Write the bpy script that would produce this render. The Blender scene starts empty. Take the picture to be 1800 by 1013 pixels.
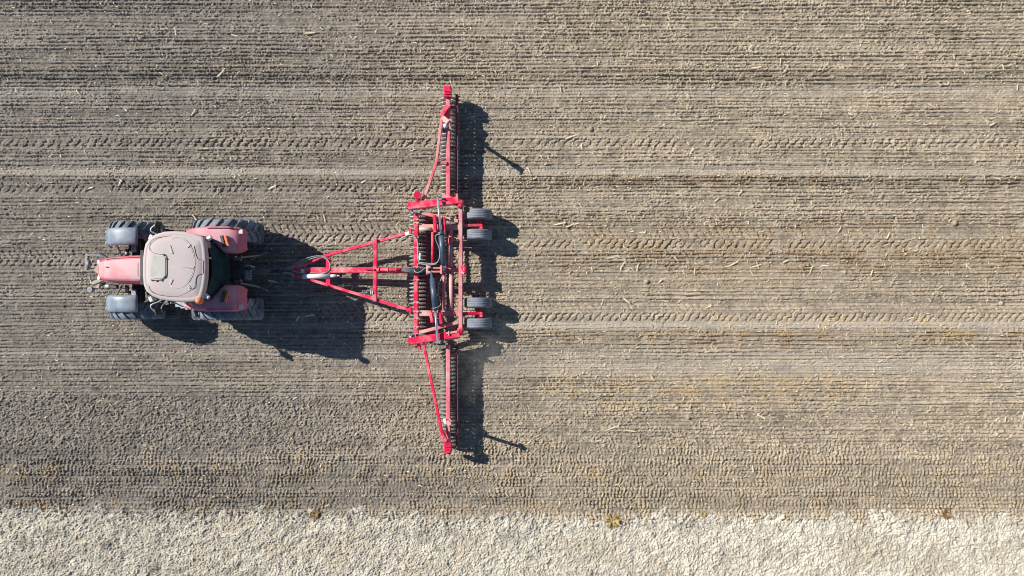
import bpy, math, random
import numpy as np
from mathutils import Vector, Matrix

random.seed(7)
rng = np.random.default_rng(11)
scene = bpy.context.scene
COL = scene.collection
R = math.radians

# ------------------------------------------------------------------ camera
H = 21.0                       # drone height above the field, metres
S = 60.0                       # photograph pixels per metre on the ground
NX, NY = 900.0, 537.0          # the point straight below the drone

def P(px, py, z=0.0):
    """point of height z seen at photograph pixel (px, py)"""
    k = (1 - z / H) / S
    return Vector(((px - NX) * k, (NY - py) * k, z))

cam = bpy.data.cameras.new('camera')
cam.sensor_width = 36.0
cam.lens = 36.0 * H / (1800 / S)
cam.shift_y = (NY - 506.5) / 1800.0
cam.clip_end = 3000
cam.clip_start = 0.1
camo = bpy.data.objects.new('camera', cam)
camo.location = (0, 0, H)
COL.objects.link(camo)
scene.camera = camo

# ------------------------------------------------------------------ light
SUN = Vector((-1.18, 0.58, 1.0)).normalized()
sl = bpy.data.lights.new('sun', 'SUN')
sl.energy = 5.0
sl.angle = R(0.53)
sl.color = (1.0, 0.945, 0.87)
so = bpy.data.objects.new('sun', sl)
so.rotation_euler = SUN.to_track_quat('Z', 'Y').to_euler()
so.location = SUN * 40
COL.objects.link(so)

world = bpy.data.worlds.new('World')
scene.world = world
world.use_nodes = True
wn = world.node_tree.nodes
wl = world.node_tree.links
wn.clear()
sky = wn.new('ShaderNodeTexSky')
sky.sky_type = 'NISHITA'
sky.sun_disc = False
sky.sun_elevation = math.asin(SUN.z)
sky.sun_rotation = math.atan2(SUN.x, SUN.y)
sky.air_density = 1.0
sky.dust_density = 0.0
sky.ozone_density = 3.0
bg = wn.new('ShaderNodeBackground')
bg.inputs['Strength'].default_value = 0.070
wo = wn.new('ShaderNodeOutputWorld')
wl.new(sky.outputs[0], bg.inputs[0])
wl.new(bg.outputs[0], wo.inputs[0])

scene.view_settings.view_transform = 'Standard'
scene.view_settings.look = 'None'
scene.view_settings.exposure = 0.52
scene.view_settings.gamma = 1.0
scene.cycles.filter_width = 1.0

# ------------------------------------------------------------------ materials
def new_mat(name):
    m = bpy.data.materials.new(name)
    m.use_nodes = True
    nt = m.node_tree
    return m, nt.nodes, nt.links, nt.nodes['Principled BSDF']

def ramp(nodes, pts):
    r = nodes.new('ShaderNodeValToRGB')
    e = r.color_ramp.elements
    while len(e) < len(pts):
        e.new(0.5)
    for i, (p, c) in enumerate(pts):
        e[i].position = p
        e[i].color = (*c, 1) if len(c) == 3 else c
    return r

def plain(name, col, rough=0.5, metal=0.0, dust=0.0, dust_col=(0.36, 0.31, 0.25), scale=5.0, spec=0.4,
          lo=0.38, hi=0.66, up=True, u0=0.0, u1=0.75, umin=0.15, var=0.0, bump=0.0):
    """paint / metal / rubber with dust settled on its upward faces in uneven patches"""
    m, n, l, b = new_mat(name)
    b.inputs['Roughness'].default_value = rough
    b.inputs['Metallic'].default_value = metal
    b.inputs['Specular IOR Level'].default_value = spec
    tc = n.new('ShaderNodeTexCoord')
    base = None
    if var:
        nz = n.new('ShaderNodeTexNoise')
        nz.inputs['Scale'].default_value = scale * 2.3
        nz.inputs['Detail'].default_value = 5
        l.new(tc.outputs['Object'], nz.inputs['Vector'])
        rr = ramp(n, [(0.3, tuple(c * (1 - var) for c in col)), (0.7, tuple(min(1, c * (1 + var)) for c in col))])
        l.new(nz.outputs[0], rr.inputs[0])
        base = rr.outputs[0]
    if dust:
        nz = n.new('ShaderNodeTexNoise')
        nz.inputs['Scale'].default_value = scale
        nz.inputs['Detail'].default_value = 7
        nz.inputs['Roughness'].default_value = 0.65
        l.new(tc.outputs['Object'], nz.inputs['Vector'])
        rr = ramp(n, [(lo, (0, 0, 0)), (hi, (1, 1, 1))])
        l.new(nz.outputs[0], rr.inputs[0])
        fac = rr.outputs[0]
        mu = n.new('ShaderNodeMath'); mu.operation = 'MULTIPLY'
        mu.inputs[1].default_value = dust
        l.new(fac, mu.inputs[0]); fac = mu.outputs[0]
        if up:
            ge = n.new('ShaderNodeNewGeometry')
            sx = n.new('ShaderNodeSeparateXYZ')
            l.new(ge.outputs['True Normal'], sx.inputs[0])
            mr = n.new('ShaderNodeMapRange')
            mr.inputs[1].default_value = u0
            mr.inputs[2].default_value = u1
            mr.inputs[3].default_value = umin
            l.new(sx.outputs[2], mr.inputs[0])
            m2 = n.new('ShaderNodeMath'); m2.operation = 'MULTIPLY'
            l.new(fac, m2.inputs[0]); l.new(mr.outputs[0], m2.inputs[1])
            fac = m2.outputs[0]
        mx = n.new('ShaderNodeMix'); mx.data_type = 'RGBA'
        l.new(fac, mx.inputs[0])
        if base is None:
            mx.inputs[6].default_value = (*col, 1)
        else:
            l.new(base, mx.inputs[6])
        mx.inputs[7].default_value = (*dust_col, 1)
        base = mx.outputs[2]
        mr2 = n.new('ShaderNodeMapRange')
        mr2.inputs[3].default_value = rough
        mr2.inputs[4].default_value = 0.9
        l.new(fac, mr2.inputs[0])
        l.new(mr2.outputs[0], b.inputs['Roughness'])
    if base is None:
        b.inputs['Base Color'].default_value = (*col, 1)
    else:
        l.new(base, b.inputs['Base Color'])
    if bump:
        nz = n.new('ShaderNodeTexNoise'); nz.inputs['Scale'].default_value = 60
        l.new(tc.outputs['Object'], nz.inputs['Vector'])
        bp = n.new('ShaderNodeBump'); bp.inputs['Strength'].default_value = bump
        bp.inputs['Distance'].default_value = 0.01
        l.new(nz.outputs[0], bp.inputs['Height'])
        l.new(bp.outputs[0], b.inputs['Normal'])
    return m

M = {}
M['red'] = plain('red frame paint', (0.68, 0.014, 0.070), 0.40, 0, 0.66, (0.58, 0.40, 0.35), 2.6, lo=0.46, hi=0.72, var=0.12)
M['dusty_red'] = plain('dusty red frame paint', (0.58, 0.035, 0.075), 0.5, 0, 0.95, (0.56, 0.42, 0.36), 1.9, lo=0.28, hi=0.62, var=0.15)
M['wing_red'] = plain('sun faded red wing paint', (0.62, 0.03, 0.075), 0.45, 0, 0.85, (0.60, 0.40, 0.38), 1.9, lo=0.34, hi=0.68, var=0.12)
M['steel_dark'] = plain('grimy steel', (0.20, 0.20, 0.22), 0.45, 0.4, 0.6, (0.30, 0.27, 0.24), 7, var=0.3)
M['scraper'] = plain('shade darkened red paint', (0.20, 0.022, 0.055), 0.55, 0, 0.5, (0.22, 0.15, 0.13), 5)  # frame red with the shade of the beams put into its colour
M['tractor_red'] = plain('faded tractor paint', (0.52, 0.075, 0.115), 0.36, 0, 0.9, (0.56, 0.36, 0.395), 1.8, lo=0.2, hi=0.6, var=0.1, u0=0.72, u1=0.99, umin=0.3)
M['hood'] = plain('dusty hood paint', (0.56, 0.06, 0.095), 0.36, 0, 0.92, (0.56, 0.40, 0.405), 1.6, lo=0.10, hi=0.55, u0=0.70, u1=0.995, umin=0.18)
M['roof'] = plain('dusty roof', (0.47, 0.36, 0.355), 0.6, 0, 0.95, (0.44, 0.405, 0.39), 2.2, lo=0.25, hi=0.62)
M['hatch'] = plain('dusty hatch glazing', (0.20, 0.21, 0.19), 0.3, 0, 0.95, (0.42, 0.41, 0.37), 2.0, lo=0.2, hi=0.5)
M['black'] = plain('black plastic', (0.025, 0.027, 0.03), 0.45, 0, 0.4, (0.22, 0.20, 0.18), 4)
M['fender'] = plain('grey plastic fender', (0.075, 0.115, 0.17), 0.28, 0, 0.75, (0.46, 0.50, 0.545), 1.3, lo=0.3, hi=0.75, up=False, spec=0.6)
M['rubber'] = plain('dusty tyre rubber', (0.040, 0.055, 0.072), 0.55, 0, 0.85, (0.31, 0.35, 0.40), 3.0, lo=0.30, hi=0.75, up=False)
M['road_tyre'] = plain('grey ribbed tyre rubber', (0.06, 0.075, 0.10), 0.40, 0, 0.75, (0.31, 0.335, 0.37), 3.0, lo=0.25, hi=0.7, up=False)
M['iron'] = plain('worn cast iron', (0.40, 0.39, 0.38), 0.4, 0.6, 0.6, (0.27, 0.235, 0.19), 6.0, up=False, var=0.2)
M['chassis'] = plain('dark chassis', (0.045, 0.046, 0.05), 0.55, 0.2, 0.5, (0.20, 0.18, 0.155), 5, var=0.2)
M['steel'] = plain('bare steel', (0.42, 0.43, 0.45), 0.35, 0.7, 0.4, (0.36, 0.33, 0.29), 6)
M['chrome'] = plain('chrome rod', (0.80, 0.82, 0.84), 0.2, 0.85)
M['barrel'] = plain('blue grey cylinder barrel', (0.045, 0.075, 0.125), 0.35, 0.2, 0.25, (0.25, 0.25, 0.25), 4)
M['white'] = plain('white paint', (0.72, 0.74, 0.72), 0.5, 0, 0.5, (0.42, 0.39, 0.33), 5)
M['beige'] = plain('dusty beige casting', (0.46, 0.41, 0.32), 0.7, 0, 0.6, (0.33, 0.28, 0.22), 5)
M['hose'] = plain('pale hydraulic hose', (0.27, 0.33, 0.32), 0.4, 0, 0.4, (0.30, 0.28, 0.24), 5)
M['hose_dark'] = plain('black hydraulic hose', (0.03, 0.035, 0.05), 0.4, 0, 0.25, (0.2, 0.19, 0.17), 5)
M['orange'] = plain('amber lens', (0.75, 0.17, 0.05), 0.25, 0, 0.35, (0.5, 0.32, 0.22), 8)
M['lamp'] = plain('lamp glass', (0.62, 0.64, 0.62), 0.2, 0, 0.3, (0.4, 0.38, 0.34), 6)
M['seam'] = plain('dark seam', (0.10, 0.075, 0.072), 0.8)
M['seat'] = plain('seat cloth', (0.05, 0.05, 0.055), 0.9)
M['straw'] = plain('dry straw', (0.78, 0.68, 0.46), 0.75, 0, 0.5, (0.62, 0.53, 0.36), 9, up=False, var=0.15)
M['stalk'] = plain('dry stalk', (0.70, 0.59, 0.39), 0.7, 0, 0.7, (0.55, 0.45, 0.31), 7, up=False, var=0.2)
M['weed'] = plain('withered weed', (0.36, 0.25, 0.07), 0.8, 0, 0.7, (0.40, 0.34, 0.17), 14, up=False, var=0.3)
M['rust_weed'] = plain('brown withered weed', (0.22, 0.125, 0.055), 0.85, 0, 0.6, (0.27, 0.20, 0.11), 14, up=False, var=0.3)

def glass_mat():
    m, n, l, b = new_mat('tinted cab glass')
    b.inputs['Base Color'].default_value = (0.03, 0.075, 0.088, 1)
    b.inputs['Roughness'].default_value = 0.12
    b.inputs['Specular IOR Level'].default_value = 0.5
    tr = n.new('ShaderNodeBsdfTransparent')
    tr.inputs[0].default_value = (0.30, 0.40, 0.40, 1)
    mx = n.new('ShaderNodeMixShader'); mx.inputs[0].default_value = 0.45
    l.new(b.outputs[0], mx.inputs[1]); l.new(tr.outputs[0], mx.inputs[2])
    l.new(mx.outputs[0], n['Material Output'].inputs[0])
    return m
M['glass'] = glass_mat()

# ------------------------------------------------------------------ builders
def tag(o, label=None, cat=None, group=None, kind=None):
    if label: o['label'] = label
    if cat: o['category'] = cat
    if group: o['group'] = group
    if kind: o['kind'] = kind
    return o

def thing(name, loc, label, cat, group=None):
    o = bpy.data.objects.new(name, None)
    o.empty_display_size = 0.3
    o.location = loc
    COL.objects.link(o)
    return tag(o, label, cat, group)

class MB:
    def __init__(s):
        s.v = []; s.f = []; s.sm = []
    def add(s, vs, fs, smooth=False):
        k = len(s.v)
        s.v += [Vector(v) for v in vs]
        s.f += [tuple(i + k for i in f) for f in fs]
        s.sm += [smooth] * len(fs)
        return s
    def loft(s, rings, cap=True, smooth=False, closed=True):
        n = len(rings[0]); vs = [p for r in rings for p in r]; fs = []
        for i in range(len(rings) - 1):
            for j in range(n if closed else n - 1):
                a = i * n + j; b = i * n + (j + 1) % n
                fs.append((a, b, b + n, a + n))
        s.add(vs, fs, smooth)
        if cap and closed:
            k = len(s.v) - len(vs)
            s.f.append(tuple(k + j for j in reversed(range(n)))); s.sm.append(False)
            s.f.append(tuple(k + (len(rings) - 1) * n + j for j in range(n))); s.sm.append(False)
        return s
    def bar(s, p0, p1, w, h=None, up=(0, 0, 1), c=None, w1=None, h1=None):
        """beam with chamfered edges from p0 to p1; w across, h along up"""
        p0 = Vector(p0); p1 = Vector(p1); h = h or w
        d = (p1 - p0).normalized(); up = Vector(up)
        if abs(d.dot(up)) > 0.98: up = Vector((1, 0, 0))
        sd = d.cross(up).normalized(); u = sd.cross(d).normalized()
        rings = []
        for p, ww, hh in ((p0, w, h), (p1, w1 or w, h1 or h)):
            cc = c if c is not None else min(ww, hh) * 0.14
            a, b = ww / 2, hh / 2
            rings.append([p + sd * x + u * y for x, y in ((-a + cc, -b), (a - cc, -b), (a, -b + cc), (a, b - cc), (a - cc, b), (-a + cc, b), (-a, b - cc), (-a, -b + cc))])
        return s.loft(rings)
    def box(s, c, sx, sy, sz, rz=0.0, ch=None):
        c = Vector(c); d = Vector((math.cos(rz), math.sin(rz), 0))
        return s.bar(c - d * sx / 2, c + d * sx / 2, sy, sz, c=ch)
    def tube(s, pts, r, n=8, smooth=True, r1=None):
        pts = [Vector(p) for p in pts]; rings = []
        u = None
        for i, p in enumerate(pts):
            d = (pts[min(i + 1, len(pts) - 1)] - pts[max(i - 1, 0)]).normalized()
            if u is None:
                u = d.cross(Vector((0, 0, 1)))
                if u.length < 0.05: u = d.cross(Vector((1, 0, 0)))
            u = (u - d * u.dot(d)).normalized(); w = d.cross(u)
            rr = r if r1 is None else r + (r1 - r) * i / (len(pts) - 1)
            rings.append([p + u * rr * math.cos(2 * math.pi * k / n) + w * rr * math.sin(2 * math.pi * k / n) for k in range(n)])
        return s.loft(rings, smooth=smooth)
    def hose(s, pts, r, n=7, sub=7):
        return s.tube(spline(pts, sub), r, n)
    def cyl(s, p0, p1, r, n=16, r1=None):
        return s.tube([p0, p1], r, n, True, r1)
    def lathe_y(s, c, prof, n=48, smooth=True, closed=False):
        """profile of (y, radius) turned about an axis through c along Y"""
        c = Vector(c); rings = []
        for y, r in prof:
            rings.append([c + Vector((r * math.cos(2 * math.pi * k / n), y, r * math.sin(2 * math.pi * k / n))) for k in range(n)])
        if closed: rings.append(rings[0])
        return s.loft(rings, cap=not closed, smooth=smooth)
    def build(s, name, mat, parent=None, smooth_angle=None, bevel=0.0):
        me = bpy.data.meshes.new(name)
        off = root_loc(parent) if parent else Vector((0, 0, 0))
        me.from_pydata([v - off for v in s.v], [], s.f)
        me.polygons.foreach_set('use_smooth', s.sm)
        me.materials.append(mat)
        me.update()
        import bmesh
        bm = bmesh.new(); bm.from_mesh(me)
        bmesh.ops.recalc_face_normals(bm, faces=bm.faces)
        bm.to_mesh(me); bm.free()
        o = bpy.data.objects.new(name, me)
        COL.objects.link(o)
        if parent: o.parent = parent
        if bevel:
            md = o.modifiers.new('bevel', 'BEVEL'); md.width = bevel; md.segments = 2; md.limit_method = 'ANGLE'
        return o

def root_loc(o):
    while o.parent: o = o.parent
    return o.location.copy()

def spline(pts, sub=7):
    pts = [Vector(p) for p in pts]; out = []
    for i in range(len(pts) - 1):
        p0 = pts[max(i - 1, 0)]; p1 = pts[i]; p2 = pts[i + 1]; p3 = pts[min(i + 2, len(pts) - 1)]
        for k in range(sub):
            t = k / sub
            out.append(0.5 * (2 * p1 + (p2 - p0) * t + (2 * p0 - 5 * p1 + 4 * p2 - p3) * t * t + (3 * p1 - p0 - 3 * p2 + p3) * t ** 3))
    out.append(pts[-1])
    return out

# =================================================================== SOIL
DX, DY = 0.0165, 0.0135
X0, X1, Y0, Y1 = -17.2, 17.2, -9.6, 10.6
xd = np.arange(X0, X1, DX); yd = np.arange(Y0, Y1, DY)
nx, ny = len(xd), len(yd)
XX = xd[None, :]; YY = yd[:, None]
PX = NX + S * XX; PY = NY - S * YY                # photograph pixels, (1,nx) and (ny,1)
fx = np.fft.rfftfreq(nx, DX)[None, :]; fy = np.fft.fftfreq(ny, DY)[:, None]

def noise(lx, ly=None, hp=None):
    """gaussian noise of feature length lx, ly metres, unit deviation"""
    ly = ly or lx
    w = np.fft.rfft2(rng.standard_normal((ny, nx)))
    g = np.exp(-2 * (fx * lx * 0.9) ** 2 - 2 * (fy * ly * 0.9) ** 2)
    if hp: g = g * (1 - np.exp(-2 * (fx * hp) ** 2 - 2 * (fy * hp) ** 2))
    a = np.fft.irfft2(w * g, s=(ny, nx))
    return ((a - a.mean()) / a.std()).astype(np.float32)

def sstep(a, b, v):
    t = np.clip((v - a) / (b - a), 0, 1)
    return t * t * (3 - 2 * t)

def band(c, w):                                   # soft band about photograph row c
    return np.exp(-((PY - c) / w) ** 2)

n_big = noise(2.2, 0.9); n_mid = noise(0.45, 0.3); n_long = noise(3.0, 0.07); n_long2 = noise(6.0, 0.16)
n_fine = noise(0.028); n_small = noise(0.055); n_crumb = noise(0.10)
n_edge = noise(0.35); n_edge2 = noise(0.10)

edge_row = np.interp(PX, [-200, 0, 300, 800, 1300, 1800], [884, 886, 898, 905, 907, 904]) + 6 * n_edge + 5 * n_edge2  # where rolled soil gives way to the dry untouched strip
dry = sstep(-9, 11, PY - edge_row)                  # 1 on the untouched strip
left = 1 - sstep(0, 1000, PX)
rough_left = sstep(686, 705, PY - 0.02 * (PX - 300)) * (1 - sstep(775, 800, PY)) * (1 - sstep(500, 1000, PX) * 0.65)
grid_zone = sstep(755, 800, PY) * (1 - dry)

# ---- grooves left by the rings, running along the field
wob = 0.16 * noise(5.0, 0.5) + 0.05 * noise(0.5, 0.2)
ph = PY / 6.55 + wob
g = 0.5 + 0.5 * np.cos(2 * np.pi * ph)
g = 1 - (1 - g) ** 3.2                             # broad ridges, narrow furrows
fine_ph = PY / 3.3 + wob * 1.3
g2 = 0.5 + 0.5 * np.cos(2 * np.pi * fine_ph)
amp = 0.040 * (0.92 + 0.26 * np.clip(n_long, -1.8, 2.2) + 0.16 * n_mid + 0.12 * n_big)
strong = (1.1 * band(136, 5) + 0.8 * band(147, 3.0) + 0.5 * band(121, 3) + 0.4 * band(95, 8) + 0.35 * band(70, 6) + 0.5 * band(322, 9) * sstep(-100, 300, PX)
          + 0.55 * band(312, 9) * sstep(850, 1000, PX) + 0.4 * band(440, 20) * sstep(850, 1000, PX) + 0.35 * band(590, 9) * sstep(850, 1000, PX)
          + 0.55 * band(380, 8) + 0.5 * band(868, 6) + 0.35 * band(808, 4) + 0.45 * band(12, 10))
weak = (0.75 * band(302, 6) + 0.7 * band(570, 7) * sstep(300, 900, PX) + 0.6 * band(645, 16) * sstep(300, 700, PX) + 0.5 * band(165, 8) + 0.6 * band(340, 8) * (1 - sstep(200, 500, PX)) + 0.4 * band(490, 12))
amp = np.clip(amp * (1 + strong) * (1 - weak), 0.003, 0.06) * (1 - 0.75 * rough_left) * (1 - 0.45 * grid_zone) * (1 - dry)
n_break = noise(0.085, 0.045); n_break2 = noise(0.22, 0.05)
cut = np.clip(0.86 + 0.28 * n_break + 0.22 * n_break2, 0.0, 2.2)      # furrows deep in places, choked with crumbs in others
hgt = amp * (1 - (1 - g) * cut) + 0.005 * g2 * (1 - dry)

# ---- cross notches (toothed rings), strongest towards the field's edge
wx = 0.55 * noise(0.35, 0.06)
notch = 0.5 + 0.5 * np.cos(2 * np.pi * (PX / 5.4 + wx + 0.5 * np.floor(ph)))
rows = 0.5 + 0.5 * np.cos(2 * np.pi * (PX / 6.6 + 0.22 * noise(0.6, 0.3) + 0.37 * np.floor(PY / 19.0)))
rows = rows ** 0.8 * (0.35 + 0.65 * sstep(0.05, 0.35, np.abs((PY / 19.0) % 1 - 0.0)))
notch = notch * (1 - grid_zone) + rows * grid_zone
hgt += notch * (0.010 + 0.019 * grid_zone * np.clip(0.8 + 0.35 * n_mid + 0.3 * n_big, 0.1, 1.8) + 0.007 * np.clip(strong, 0, 1)) * (1 - dry) * (1 - 0.6 * rough_left)

# ---- crumbs and clods
rough = 0.62 + 0.75 * rough_left + 0.45 * np.clip(strong, 0, 1.2) - 0.35 * np.clip(weak, 0, 1) + 0.35 * grid_zone + 0.2 * n_mid + 0.12 * n_big
rough = np.clip(rough, 0.3, 3) * (1 - dry) + dry * 1.05
hgt += (0.0085 * n_fine + 0.0048 * n_small) * rough
hgt += 0.010 * np.abs(n_crumb) * (0.15 + 0.8 * rough_left + 0.3 * grid_zone) * (1 - dry)
hgt += dry * (0.007 * np.abs(noise(0.09)) + 0.010 * np.abs(noise(0.034)) + 0.010 * noise(0.2, 0.16) + 0.02)
hgt += 0.02 * np.exp(-((PY - edge_row) / 6) ** 2) * (1 + 0.8 * n_edge2)
hgt += -0.02 * band(136, 8) - 0.012 * band(324, 9)

# ---- tyre tracks: lugs pressed into the tilled soil
def track(pc, x0, x1, depth, half=18, pitch=12.5, lo=1.0, hi=1.0, soft=30, fade=0.0):
    m = sstep(x0 - soft, x0, PX) * (1 - sstep(x1, x1 + soft, PX))
    d = PY - pc
    inside = (1 - sstep(half - 2, half + 2, np.abs(d))) * m
    side = np.where(d > 0, lo, hi)
    q = (PX + np.abs(d) * 0.74 + np.where(d > 0, pitch * 0.5, 0)) / pitch + 0.10 * n_crumb
    fr = q % 1.0
    lug = np.clip(1 - fr * 1.7, 0, 1) ** 1.2 * sstep(0, 0.10, fr) * (1 - sstep(half - 5, half - 1, np.abs(d))) * sstep(0.5, 2.5, np.abs(d))
    patch = np.clip(1 + fade * (n_mid + 0.6 * n_big), 0.05, 1.7)
    return inside, lug * m * side * depth * patch
KEEP = np.zeros((ny, nx), np.float32)
for args in ((411, 455, 745, 0.058), (549, 560, 745, 0.058), (455, -300, 150, 0.040, 18, 12.5, 1, 1, 30, 0.3),
             (549, 880, 2200, 0.050, 19, 12.5, 1.0, 0.45, 60, 0.2), (243, -300, 2200, 0.040, 19, 15.0, 1.0, 0.5, 60, 0.3),
             (420, 880, 2200, 0.044, 20, 13.5, 0.9, 0.6, 60, 0.5), (325, -300, 760, 0.040, 17, 13.0, 1.0, 0.7, 60, 0.4),
             (80, 900, 2200, 0.022, 12, 9.0, 1.0, 0.6, 60, 0.5), (40, -300, 900, 0.014, 14, 9.0, 1.0, 0.6, 60, 0.6)):
    ins, lug = track(*args)
    press = 0.75 if args[3] > 0.04 else 0.35
    hgt = hgt * (1 - press * 0.7 * ins) - lug - 0.008 * ins * press

# ---- stamped clods
def stamp(n, rmin, rmax, hk, weight):
    cnt = 0
    w = weight / weight.max()
    while cnt < n:
        i = rng.integers(14, ny - 14, 4000); j = rng.integers(14, nx - 14, 4000)
        ok = rng.random(4000) < w[i, j]
        for a, b in zip(i[ok], j[ok]):
            r = rmin + (rmax - rmin) * rng.random() ** 3
            ry = r * rng.uniform(0.7, 1.2); ki = int(ry / DY) + 1; kj = int(r / DX) + 1
            ki = min(ki, 13); kj = min(kj, 13)
            yy, xx = np.mgrid[-ki:ki + 1, -kj:kj + 1]
            th = rng.uniform(0, 3.14); c, s_ = math.cos(th), math.sin(th)
            u = (xx * DX * c + yy * DY * s_) / r; v = (-xx * DX * s_ + yy * DY * c) / ry
            cap = np.sqrt(np.clip(1 - u * u - v * v, 0, 1)) * r * hk * rng.uniform(0.6, 1.2)
            sl_ = hgt[a - ki:a + ki + 1, b - kj:b + kj + 1]
            sl_[...] = np.where(cap > 0, np.maximum(sl_, sl_.mean() - 0.004 + cap), sl_)
            cnt += 1
            if cnt >= n: break
one = np.ones((ny, nx), np.float32)
stamp(30000, 0.012, 0.036, 0.75, (one * 0.25 + 0.9 * rough_left + 0.6 * grid_zone + 0.35 * np.clip(strong, 0, 1)) * (1 - 0.8 * dry))
stamp(30000, 0.010, 0.034, 0.7, dry + 0.0)
stamp(220, 0.04, 0.08, 0.8, one * (1 - dry))
stamp(5000, 0.018, 0.046, 0.95, rough_left + 0.25 * grid_zone)
# small pits between the clods
for sgn_n, rr0, rr1, wgt in ((14000, 0.016, 0.040, (0.5 + np.clip(strong, 0, 1.2) + 0.5 * rough_left) * (1 - dry)),):
    hgt *= -1
    stamp(sgn_n, rr0, rr1, 0.8, np.clip(wgt, 0, None) * (g < 0.6) + 0.01)
    hgt *= -1
hgt = hgt.astype(np.float32)
fade_e = np.minimum.reduce([(PX - (NX + S * X0)) / 60 + 0 * PY, ((NX + S * X1) - PX) / 60 + 0 * PY, (PY - (NY - S * Y1)) / 60 + 0 * PX, ((NY - S * Y0) - PY) / 60 + 0 * PX])
hgt *= np.clip(fade_e / 1.0, 0, 1)

# ---- soil colour: moisture, crusts and chaff, plus a left-to-right shade gradient painted in
def c3(a): return np.array(a, np.float32)
wR = sstep(250, 1250, PX + 60 * n_big)
colr = c3((0.210, 0.187, 0.157)) * (1 - wR)[..., None] + c3((0.334, 0.277, 0.203)) * wR[..., None]  # greyer left to browner right, with the view's shade gradient put into colour
colr *= (1 + 0.05 * n_edge + 0.085 * n_crumb + 0.05 * n_small + 0.055 * n_long2 + 0.06 * n_mid + 0.05 * n_long)[..., None]
browns = np.clip(0.9 * band(450, 45) * sstep(850, 1000, PX) + 0.9 * band(316, 14) * sstep(850, 1000, PX) + 0.55 * band(395, 14) * sstep(850, 1000, PX) + 0.8 * band(595, 22) * sstep(850, 1000, PX), 0, 1) * np.clip(0.6 + 0.5 * n_mid + 0.3 * n_long2, 0, 1.3)
colr = colr * (1 - 0.68 * browns[..., None]) + 0.68 * browns[..., None] * c3((0.250, 0.178, 0.108))
och = np.clip(n_mid * 0.5 + n_edge * 0.4 + n_long2 * 0.3 + 0.6 * n_small - 0.4, 0, 1) * (0.16 * sstep(760, 800, PY) + 0.95 * band(685, 30) * sstep(900, 1080, PX) * (1 - sstep(1350, 1600, PX)) + 0.8 * band(575, 20) * sstep(1050, 1300, PX) + 0.30 * band(830, 14) + 0.3 * band(888, 8))
och = np.clip(och, 0, 0.6)[..., None]
colr = colr * (1 - och) + och * c3((0.41, 0.28, 0.115))
pale = np.clip(0.55 * band(302, 6) + 0.6 * band(572, 6) * sstep(200, 900, PX) + 0.35 * band(645, 14) * sstep(800, 1000, PX) + 0.3 * band(160, 7) + 0.3 * band(620, 8), 0, 0.7)[..., None]
colr = colr * (1 - pale) + pale * c3((0.43, 0.385, 0.325))
moist = np.clip(0.30 * band(136, 9) + 0.22 * band(322, 10) + 0.25 * band(878, 14) + 0.18 * band(840, 16), 0, 0.5) * np.clip(0.8 + 0.4 * n_mid, 0, 1.4)
colr *= (1 - moist * 0.8)[..., None]
dcol = c3((0.515, 0.475, 0.388)) * (0.80 + 0.26 * sstep(200, 1500, PX + 200 * n_big) + 0.09 * n_mid + 0.10 * n_small)[..., None]
patch = np.clip(0.7 * n_big + 0.5 * n_mid + 0.4 * n_edge - 0.35, 0, 1)[..., None] * 0.6
dcol = dcol * (1 - patch) + patch * c3((0.36, 0.31, 0.23))
colr = colr * (1 - dry)[..., None] + dcol * dry[..., None]
# pale chaff crumbs mixed into the soil
chaff = np.clip((noise(0.03, 0.026) - 2.2) * 2.5, 0, 1) * (0.35 + 0.65 * sstep(600, 1200, PX)) * (1 - dry)
colr = colr * (1 - 0.5 * chaff[..., None]) + 0.5 * chaff[..., None] * c3((0.60, 0.52, 0.37))
colr = np.clip(colr, 0.02, 0.9).astype(np.float32)

# ---- one sheet: dense under the camera, widening out to the horizon
def grow(a, step, end):
    out = []; v = a
    while abs(v) < end:
        step *= 1.35; v += math.copysign(step, a); out.append(v)
    return out
xl = sorted(grow(X0, DX, 900)); xr = grow(float(xd[-1]), DX, 900)
yl = sorted(grow(Y0, DY, 900)); yr = grow(float(yd[-1]), DY, 900)
xs = np.concatenate([xl, xd, xr]); ys = np.concatenate([yl, yd, yr])
HF = np.zeros((len(ys), len(xs)), np.float32)
HF[len(yl):len(yl) + ny, len(xl):len(xl) + nx] = hgt
CF = np.pad(colr, ((len(yl), len(yr)), (len(xl), len(xr)), (0, 0)), mode='edge')
GX, GY = np.meshgrid(xs, ys)
co = np.stack([GX, GY, HF], -1).reshape(-1, 3).astype(np.float32)
NXg, NYg = len(xs), len(ys)
ii = (np.arange(NYg - 1)[:, None] * NXg + np.arange(NXg - 1)[None, :]).reshape(-1)
quads = np.stack([ii, ii + 1, ii + NXg + 1, ii + NXg], -1).astype(np.int32)
me = bpy.data.meshes.new('field_soil')
me.vertices.add(len(co)); me.vertices.foreach_set('co', co.ravel())
me.loops.add(quads.size); me.loops.foreach_set('vertex_index', quads.ravel())
me.polygons.add(len(quads)); me.polygons.foreach_set('loop_start', np.arange(0, quads.size, 4, dtype=np.int32))
me.update(calc_edges=True)
at = me.attributes.new('soil_colour', 'FLOAT_COLOR', 'POINT')
ca = np.ones((len(co), 4), np.float32); ca[:, :3] = CF.reshape(-1, 3)
far = np.ones((NYg, NXg), np.float32)            # alpha 1 where the grooves are too far off to be modelled
far[len(yl):len(yl) + ny, len(xl):len(xl) + nx] = 1 - np.clip(fade_e / 1.0, 0, 1)
ca[:, 3] = far.reshape(-1)
at.data.foreach_set('color', ca.ravel())
m, n, l, b = new_mat('tilled soil')
an = n.new('ShaderNodeAttribute'); an.attribute_name = 'soil_colour'
tc = n.new('ShaderNodeTexCoord')
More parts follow.
